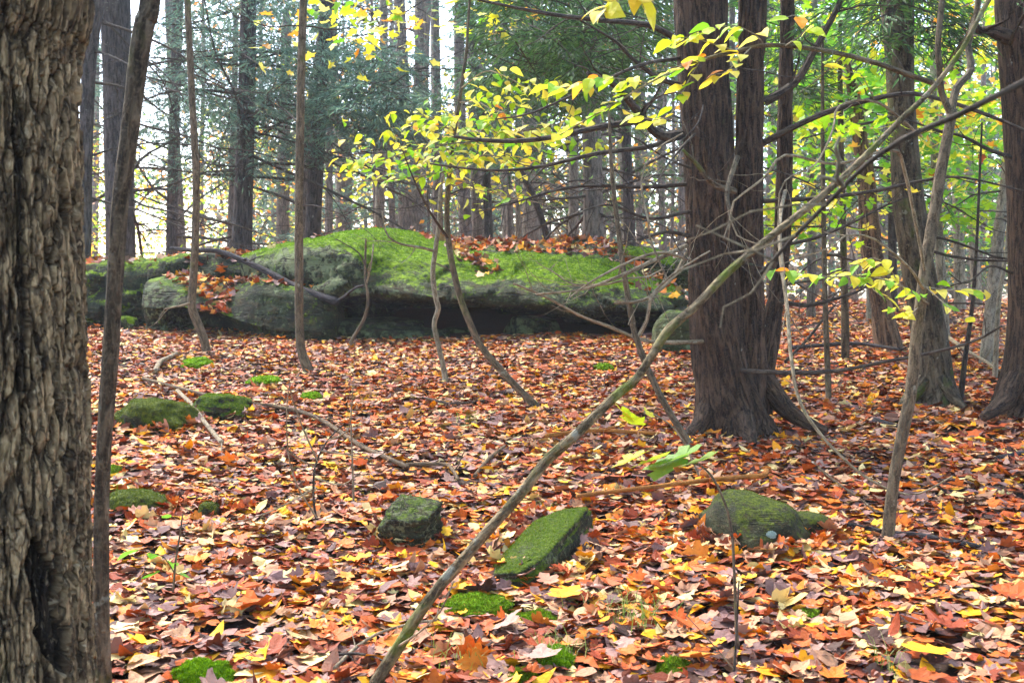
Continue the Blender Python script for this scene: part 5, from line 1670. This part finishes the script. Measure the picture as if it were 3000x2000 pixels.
# ------------------------------------------------------------------ seedlings and twig bushes on the floor
def seedling(name, label, pts, w, mat, cat='seedling'):
    q, r = stem_points([(a, b, w) if len(p) == 2 else (a, b, w, p[2]) for p in pts for a, b in [p[:2]]], ghit(pts[-1][0], pts[-1][1])[1])
    q, r = q[::-1], r[::-1] * np.linspace(1, .55, len(r))
    q = np.vstack([q[0] - [0, 0, .05], q]); r = np.concatenate([r[:1] * 1.1, r])
    root = thing(name, label, cat, q[0])
    mb = MB()
    mb.add(*tube(q, r, 6, .02, .08, 3, 3))
    mb.build('stem', M[mat], root, smooth=True)
    return root, q[0][1]


sd1, y1 = seedling('maple_seedling', 'thin seedling holding a broad green leaf fan over the domed rock', [(1990, 1352), (2060, 1368), (2110, 1440), (2142, 1545), (2152, 1700), (2158, 1850), (2165, 1905)], 11, 'sap')
for a, b, s, c, yaw in [(1905, 1350, .13, lin((170, 190, 60)), 1.7), (1985, 1340, .16, lin((122, 160, 66)), 1.2), (1850, 1345, .12, lin((190, 190, 50)), 1.9), (1950, 1370, .15, lin((112, 152, 60)), 2.6), (2040, 1352, .14, lin((130, 164, 62)), .6)]:
    m = euler_mats(np.array([yaw]), np.array([-.35]), np.array([.3 * math.sin(a)]))[0]
    one_leaf(MAPLE_HI[int(a) % 3], P(a, b, y1 - .05), m, s, c, rt, 'leaf', M['leaf'], sd1)
sd2, y2 = seedling('leaf_twig', 'thin twig ending in a half yellow half green leaf by the leaning stem', [(1880, 1205), (1920, 1215), (1975, 1255), (2010, 1310), (2050, 1400)], 7, 'deadlight')
for a, b, s, c, yaw in [(1850, 1225, .15, LIME[2], 2.3), (1830, 1210, .12, YELLOW[0], 1.5), (1900, 1210, .07, YELLOW[1], .8)]:
    m = euler_mats(np.array([yaw]), np.array([.7]), np.array([.1]))[0]
    one_leaf(MAPLE_HI[int(b) % 3], P(a, b, y2 - .05), m, s, c, rt, 'leaf', M['leaf'], sd2)
sd3, y3 = seedling('green_seedling', 'small seedling with pale green leaves close to the old trunk', [(535, 1505), (528, 1560), (515, 1640), (508, 1725), (505, 1745)], 8, 'sap')
add_branch_px(sd3, [(512, 1680, y3), (480, 1630, y3 - .02), (440, 1615, y3 - .04), (395, 1608, y3 - .05)], 4, 2, 'sap', 0, 79, 4)
for a, b, s, c, yaw in [(405, 1610, .09, GREEN[1], 1.4), (450, 1622, .07, GREEN[0], .4), (505, 1648, .07, GREEN[1], .2), (525, 1682, .06, GREEN[1], -.8), (470, 1672, .07, GREEN[0], 1.9), (500, 1508, .05, GREEN[1], 1.0)]:
    m = euler_mats(np.array([yaw]), np.array([-.25]), np.array([.3]))[0]
    one_leaf(OVAL_HI[int(a) % 3], P(a, b, y3 - .03), m, s, np.asarray(c) * .9, rt, 'leaf', M['leaf'], sd3)
sd4, y4 = seedling('twig_bush', 'wiry leafless twig bush among leaves behind the square rock', [(1010, 1240), (960, 1290), (925, 1360), (918, 1440), (925, 1510), (935, 1530)], 9, 'dead')
for pts in ([(925, 1370), (870, 1340), (830, 1310), (800, 1330)], [(918, 1430), (850, 1470), (760, 1510), (640, 1540)], [(940, 1320), (1010, 1330), (1090, 1345)], [(930, 1350), (890, 1260), (860, 1180), (850, 1140)], [(930, 1520), (870, 1420), (845, 1330), (840, 1200), (850, 1120)], [(960, 1290), (1020, 1260), (1030, 1190), (1035, 1120)], [(925, 1400), (1000, 1420), (1060, 1380)]):
    add_branch_px(sd4, [(a, b, y4 - .05 * i) for i, (a, b) in enumerate(pts)], 6, 3, 'deadlight', 3, 80 + len(pts), 4, tw_len=.2)
m = euler_mats(np.array([1.5]), np.array([.1]), np.array([.1]))[0]
one_leaf(MAPLE_HI[2], P(1020, 1238, y4), m, .12, ORANGE[1], rt, 'leaf', M['litter'], sd4)
sd5, y5 = seedling('thin_shoot', 'thin bare shoot rising straight beside the wiry twig bush', [(1028, 1200), (1030, 1290), (1034, 1400), (1036, 1475)], 8, 'deadlight')
sd6, y6 = seedling('thin_shoot', 'short dark bare shoots sprouting near the lower edge by the grass', [(2165, 1700), (2160, 1800), (2155, 1900), (2150, 1975)], 9, 'dead')
add_branch_px(sd6, [(2150, 1960, y6), (2100, 1900, y6 - .05), (2010, 1800, y6 - .08)], 5, 3, 'deadlight', 2, 88, 4)

# ------------------------------------------------------------------ sticks on the floor
def stick(name, label, pts, w0, w1, mat='stick', twigs=1, lift=.02, seed=1, depths=None, tw_len=.15):
    q = np.array([(ghit(u, v) + [0, 0, lift]) if depths is None else P(u, v, depths[i]) for i, (u, v) in enumerate(pts)])
    rad = np.array([w0 + (w1 - w0) * i / (len(q) - 1) for i in range(len(q))]) / 2 * q[:, 1] / F_PX
    rng = np.random.default_rng(seed)
    mb = MB()
    mb.add(*tube(q, rad, 9, .03, .16, 4, seed))
    for _ in range(twigs):
        i = int(rng.integers(1, len(q)))
        d = q[i] - q[i - 1]
        d = d / np.linalg.norm(d) + rng.normal(0, .6, 3) * [1, 1, .4] + [0, 0, .2]
        tp = branch_path(q[i], d, tw_len * rng.uniform(.6, 1.5), rng, .0, 5, .15, .1)
        mb.add(*tube(tp, rad[i] * .45 * np.linspace(1, .35, 5), 4, None, cap=False))
    root = thing(name, label, 'stick', q[0], 'sticks on the forest floor')
    mb.build('wood', M[mat], root, smooth=True)


stick('fallen_stick', 'long brown fallen stick running between mossy rocks and twig bush', [(420, 1122), (560, 1160), (690, 1192), (820, 1208), (930, 1240), (1050, 1318), (1130, 1358), (1195, 1388)], 10, 15, 'stick', 4, .035, 1)
stick('fallen_stick', 'short greyish stick sloping off the long brown fallen stick', [(520, 1165), (560, 1205), (600, 1260), (650, 1322)], 12, 14, 'deadlight', 1, .05, 2)
stick('fallen_stick', 'bent grey root-like stick above the mossy rocks', [(455, 1098), (470, 1070), (500, 1055), (518, 1045)], 16, 12, 'deadlight', 0, .03, 3)
stick('fallen_stick', 'hooked stick lying behind the square rock', [(1190, 1378), (1260, 1376), (1310, 1378), (1330, 1398), (1342, 1422)], 14, 10, 'stick', 1, .03, 4)
stick('fallen_stick', 'smooth orange-brown stick joining flat mossy rock and domed rock', [(1690, 1492), (1790, 1478), (1900, 1465), (2050, 1445), (2160, 1434), (2235, 1428), (2245, 1412)], 13, 16, 'redstick', 0, .06, 5)
stick('fallen_stick', 'brown stick half buried below the twin hemlock', [(1600, 1292), (1680, 1282), (1760, 1276), (1850, 1280), (1930, 1286)], 15, 11, 'redstick', 1, .03, 6)
stick('fallen_stick', 'short brown stick slanting near the middle of the leaning stem', [(1390, 1412), (1430, 1362), (1478, 1322)], 13, 9, 'stick', 0, .03, 7)
stick('fallen_stick', 'long dark stick passing the foot of the grey sapling', [(2440, 1540), (2520, 1556), (2600, 1572), (2700, 1582), (2790, 1600), (2880, 1618)], 13, 18, 'blackstick', 1, .02, 8)
stick('fallen_branch', 'black wet branch lying across the slab and the boulder', [(500, 727), (560, 733), (640, 736), (710, 762), (790, 800), (870, 842), (940, 868), (985, 884)], 10, 26, 'blackstick', 3, 0, 9, [12.1, 12.0, 11.95, 11.75, 11.55, 11.35, 11.2, 11.1], .5)
stick('fallen_stick', 'dark stick on the slope between hemlock and snag', [(2320, 1038), (2420, 1030), (2520, 1026), (2640, 1044)], 13, 10, 'blackstick', 3, .06, 10, tw_len=.4)
stick('fallen_stick', 'short dark log end poking from leaves beyond the grey sapling', [(2562, 1240), (2600, 1252), (2640, 1262)], 20, 16, 'blackstick', 0, .02, 11)
stick('fallen_stick', 'thin twig lying in front of the domed rock and grey sapling', [(2380, 1370), (2450, 1430), (2520, 1480), (2570, 1520)], 8, 6, 'stick', 1, .03, 12)
stick('fallen_stick', 'grey twig at the lower edge crossing behind the leaning stem foot', [(980, 1995), (1040, 1935), (1110, 1890), (1200, 1862), (1280, 1850)], 12, 7, 'deadlight', 3, .04, 13)
stick('fallen_stick', 'thin forked twig at the lower edge under the leaning stem', [(960, 1970), (1020, 1960), (1080, 1965), (1130, 1985)], 10, 6, 'dead', 2, .05, 14)
stick('fallen_stick', 'dark bit of branch at the border below the broad trunk', [(2920, 1352), (2970, 1342), (3040, 1330)], 14, 14, 'blackstick', 0, .02, 15)
stick('fallen_stick', 'pale broken stick leaning on the slope beside the broad trunk', [(2770, 1000), (2830, 1045), (2880, 1075), (2930, 1110)], 12, 8, 'deadlight', 1, .06, 16)
stick('fallen_stick', 'dark fallen limb between the hemlock and the young tree', [(2300, 1060), (2360, 1000), (2400, 950), (2440, 900)], 9, 7, 'dead', 2, 0, 17, [7.8, 7.9, 8.0, 8.1], .3)
stick('fallen_stick', 'thin dark twig lying on leaves in front of the hollow', [(1250, 1180), (1330, 1195), (1420, 1185)], 8, 6, 'dead', 2, .03, 18)

# ------------------------------------------------------------------ grass tufts
def tuft(u, v, n, h, label, seed, spread=.05):
    rng = np.random.default_rng(seed)
    p = ghit(u, v)
    V, F = [], []
    for i in range(n):
        a = rng.uniform(0, 6.283)
        b = np.array([rng.normal(0, spread), rng.normal(0, spread), 0])
        d = np.array([math.cos(a), math.sin(a), 0])
        s = np.array([-d[1], d[0], 0]) * .0016
        L = h * rng.uniform(.5, 1.2)
        pts = [b, b + d * L * .15 + [0, 0, L * .5], b + d * L * .45 + [0, 0, L * .75], b + d * L * .85 + [0, 0, L * .72]]
        k = len(V)
        for j, q in enumerate(pts):
            w = 1 - j / 3.2
            V += [q - s * w, q + s * w]
        F += [(k + 2 * j, k + 2 * j + 1, k + 2 * j + 3, k + 2 * j + 2) for j in range(3)]
    V = np.array(V)
    col = np.repeat(pick(n, [(1, [lin((120, 150, 62)), lin((140, 164, 84)), lin((98, 132, 50)), lin((170, 170, 110))])], rng), 8, 0)
    o = thing('grass_tuft', label, 'grass', p, 'tufts of thin grass')
    link('blades', build_mesh('blades', V, [np.array(F)], col), M['grass'], o, kind='stuff')


tuft(1860, 1820, 70, .12, 'thin pale grass tuft between the flat mossy rock and the seedling stem', 1, .07)
tuft(1640, 1925, 45, .09, 'grass blades sprouting out of a moss cushion near the lower edge', 2, .04)
tuft(1350, 1950, 40, .09, 'thin grass tuft beside the grey-mauve leaf at the lower edge', 3, .05)
tuft(1740, 1780, 25, .08, 'sparse grass blades behind the golden leaf', 4, .05)
tuft(1375, 1240, 25, .12, 'thin grass tuft in the leaves left of the leaning stem knot', 5, .06)
tuft(1590, 1510, 25, .08, 'tiny grass tuft by the far end of the flat mossy rock', 6, .05)
tuft(2600, 1960, 14, .12, 'few green grass blades near the large golden leaf', 7, .03)

# ------------------------------------------------------------------ foliage of the trees behind
cr = np.random.default_rng(900)
K = lambda s: next(o for l, o in PINES.items() if s in l)
conifer_crown(K('dark straight pine'), [(520, 880, -80, 330, 15, 19), (600, 900, 250, 520, 16, 20)], cr, BLUEGREEN, 250, 50, .6, (.11, .016))
conifer_crown(K('dark leaning pine'), [(880, 1230, 120, 400, 15, 18), (1000, 1220, 230, 400, 14, 17), (840, 1010, -60, 250, 16, 19), (1060, 1200, 100, 220, 15, 18)], cr, BLUEGREEN, 270, 58, .6, (.11, .016))
conifer_crown(K('right of the bright patch'), [(1380, 1700, -80, 260, 13, 17), (1390, 1560, 200, 460, 14, 18), (1270, 1420, 330, 430, 15, 18)], cr, HEMGREEN + BLUEGREEN, 230, 55, .6, (.11, .016))
conifer_crown(K('brown pine'), [(1620, 1960, -60, 330, 13, 19), (1560, 1960, 280, 620, 19, 27)], cr, HEMGREEN, 210, 55, .6, (.11, .016))
conifer_crown(K('narrow dark pine'), [(250, 560, 60, 420, 19, 27), (430, 700, 60, 500, 19, 25)], cr, BLUEGREEN, 230, 55, .6, (.12, .018))
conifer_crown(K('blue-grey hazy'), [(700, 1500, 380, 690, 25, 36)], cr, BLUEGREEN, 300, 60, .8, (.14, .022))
conifer_crown(K('third hemlock stem'), [(2230, 2640, 100, 650, 13, 20), (2650, 2960, 350, 800, 15, 24)], cr, HEMGREEN + BLUEGREEN, 220, 60, .7, (.12, .018))

leafy_crown(K('thin stem in the gap'), [(900, 1150, -60, 130, 9, 11), (1300, 1460, -30, 90, 8.5, 10)], cr, [(4, YELLOW), (1, AMBER), (1.5, LIME)], 20, 10, .11, .25, .5, MAPLE_LO)
leafy_crown(K('faint wide trunk'), [(860, 1500, 200, 640, 24, 34)], cr, [(3, YELLOW), (1.6, AMBER), (1.6, LIME)], 110, 20, .13, .6, .5)
leafy_crown(K('faint trunk just'), [(240, 900, 380, 740, 24, 38)], cr, [(3, YELLOW), (2, LIME), (1.5, AMBER)], 150, 20, .13, .6, .5)
leafy_crown(K('dark mid-sized'), [(1500, 2000, 330, 700, 24, 36)], cr, [(1.5, AMBER), (2, YELLOW), (1, LIME)], 55, 14, .13, .6, .5)
leafy_crown(K('grey forked tree'), [(2240, 2640, -80, 330, 9, 13), (2300, 2620, 250, 520, 10, 14)], cr, [(3, LIME), (3, GREEN), (.6, YELLOW)], 85, 22, .10, .3, .3, MAPLE_LO)
leafy_crown(K('pale speckled'), [(2670, 2960, -80, 500, 9, 13)], cr, [(2.2, YELLOW), (3, LIME), (.6, AMBER), (1.5, GREEN), (.15, ORANGE)], 70, 22, .095, .32, .35, MAPLE_LO)
leafy_crown(K('straight grey trunk'), [(2680, 2960, 380, 700, 9.5, 13)], cr, [(3, LIME), (3, GREEN), (.5, YELLOW)], 48, 20, .095, .3, .25, MAPLE_LO)
leafy_crown(K('slim trunk tucked'), [(2200, 2480, 540, 720, 7.8, 9), (2380, 2640, 355, 410, 7, 7.6)], cr, [(3, LIME), (2, YELLOW)], 26, 11, .09, .18, .3, MAPLE_LO)
leafy_crown(K('whitish leaning'), [(2700, 2980, 640, 860, 14, 20)], cr, [(2, LIME), (1, GREEN), (2, AMBER)], 26, 12, .1, .4, .3)
leafy_crown(K('slanting dark tree'), [(2260, 2700, 500, 850, 16, 24)], cr, [(1, LIME), (2, AMBER), (1, YELLOW)], 40, 10, .1, .4, .4)


# ---- unseen woods around and above the camera, added to block sky light
def around():
    rng = np.random.default_rng(66)
    mb = MB()

    def mass(c, n, sp, size, groups):
        p = c + rng.normal(0, 1, (n, 3)) * sp
        d = rng.normal(0, 1, (n, 3)) * [1, 1, .5]
        nr = rng.normal(0, .6, (n, 3)) + [0, 0, 1]
        diamonds(mb, p, d, nr, size * rng.uniform(.6, 1.4, n), size * .7 * rng.uniform(.6, 1.3, n), pick(n, groups, rng))

    grp = [(2, HEMGREEN), (1.5, BLUEGREEN), (1, LIME), (1, AMBER)]
    for k in range(150):
        mass(np.array([rng.uniform(-26, 26), rng.uniform(-22, -8), rng.uniform(.5, 13)]), 60, np.array([1.3, 1.3, .7]), .45, grp)
    for k in range(150):
        y = rng.uniform(-8, 24)
        s = rng.choice([-1, 1])
        mass(np.array([s * (max(0, y) * .52 + rng.uniform(4.5, 16)), y, rng.uniform(1.5, 13)]), 60, np.array([1.1, 1.3, .7]), .45, grp)
    for k in range(95):
        mass(np.array([rng.uniform(-16, 16), rng.uniform(-8, 20), rng.uniform(11, 15)]), 60, np.array([1.1, 1.1, .5]), .4, grp)
    o = mb.build('shading_woods', M['leaf'], kind='stuff')
    o['label'] = 'unseen leafy woods added around and above the spot to shade it'
    o['category'] = 'woods'


around()


# ---- the far wood that closes the view, one mass
def far_wood():
    rng = np.random.default_rng(55)
    mb = MB()
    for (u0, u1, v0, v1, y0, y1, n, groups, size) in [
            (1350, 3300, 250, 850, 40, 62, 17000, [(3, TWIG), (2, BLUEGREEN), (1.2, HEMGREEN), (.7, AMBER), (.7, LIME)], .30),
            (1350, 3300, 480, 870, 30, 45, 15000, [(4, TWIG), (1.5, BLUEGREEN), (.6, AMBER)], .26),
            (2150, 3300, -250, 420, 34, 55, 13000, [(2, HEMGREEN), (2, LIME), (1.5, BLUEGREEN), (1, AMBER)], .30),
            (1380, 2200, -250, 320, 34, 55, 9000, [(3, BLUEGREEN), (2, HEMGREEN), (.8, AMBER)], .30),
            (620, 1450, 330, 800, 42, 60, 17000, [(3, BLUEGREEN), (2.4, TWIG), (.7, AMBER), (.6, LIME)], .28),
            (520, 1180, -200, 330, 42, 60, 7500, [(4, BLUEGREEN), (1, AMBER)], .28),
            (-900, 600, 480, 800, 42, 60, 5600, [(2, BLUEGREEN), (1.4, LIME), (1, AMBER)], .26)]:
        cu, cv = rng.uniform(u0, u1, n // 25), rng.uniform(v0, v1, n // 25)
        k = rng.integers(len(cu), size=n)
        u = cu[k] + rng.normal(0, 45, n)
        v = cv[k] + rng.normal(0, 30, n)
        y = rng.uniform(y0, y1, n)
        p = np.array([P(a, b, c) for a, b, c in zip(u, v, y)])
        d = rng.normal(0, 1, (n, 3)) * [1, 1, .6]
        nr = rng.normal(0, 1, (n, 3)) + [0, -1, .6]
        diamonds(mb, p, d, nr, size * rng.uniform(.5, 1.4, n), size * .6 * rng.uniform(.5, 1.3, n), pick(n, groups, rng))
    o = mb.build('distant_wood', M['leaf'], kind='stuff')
    o['label'] = 'soft mass of leaves and twigs of the distant wood'
    o['category'] = 'woods'


far_wood()

# ------------------------------------------------------------------ the misty air between the trees
HAZE = 0.0011
hv = np.array([[x, y, z] for x in (-89, 89) for y in (-24, 118) for z in (-6.0, 24.0)])
hf = np.array([[0, 1, 3, 2], [4, 6, 7, 5], [0, 4, 5, 1], [2, 3, 7, 6], [0, 2, 6, 4], [1, 5, 7, 3]])
hk = NT('misty_air')
hp = hk.n('ShaderNodeVolumePrincipled', {'Color': (0.82, 0.9, 1.0, 1), 'Density': HAZE, 'Anisotropy': 0.2})
hk.t.links.new(hp.outputs[0], hk.out.inputs['Volume'])
haze = link('haze', build_mesh('haze', hv, [hf]), hk.m, kind='stuff')
haze['label'] = 'thin pale mist hanging between the trees'
haze['category'] = 'haze'
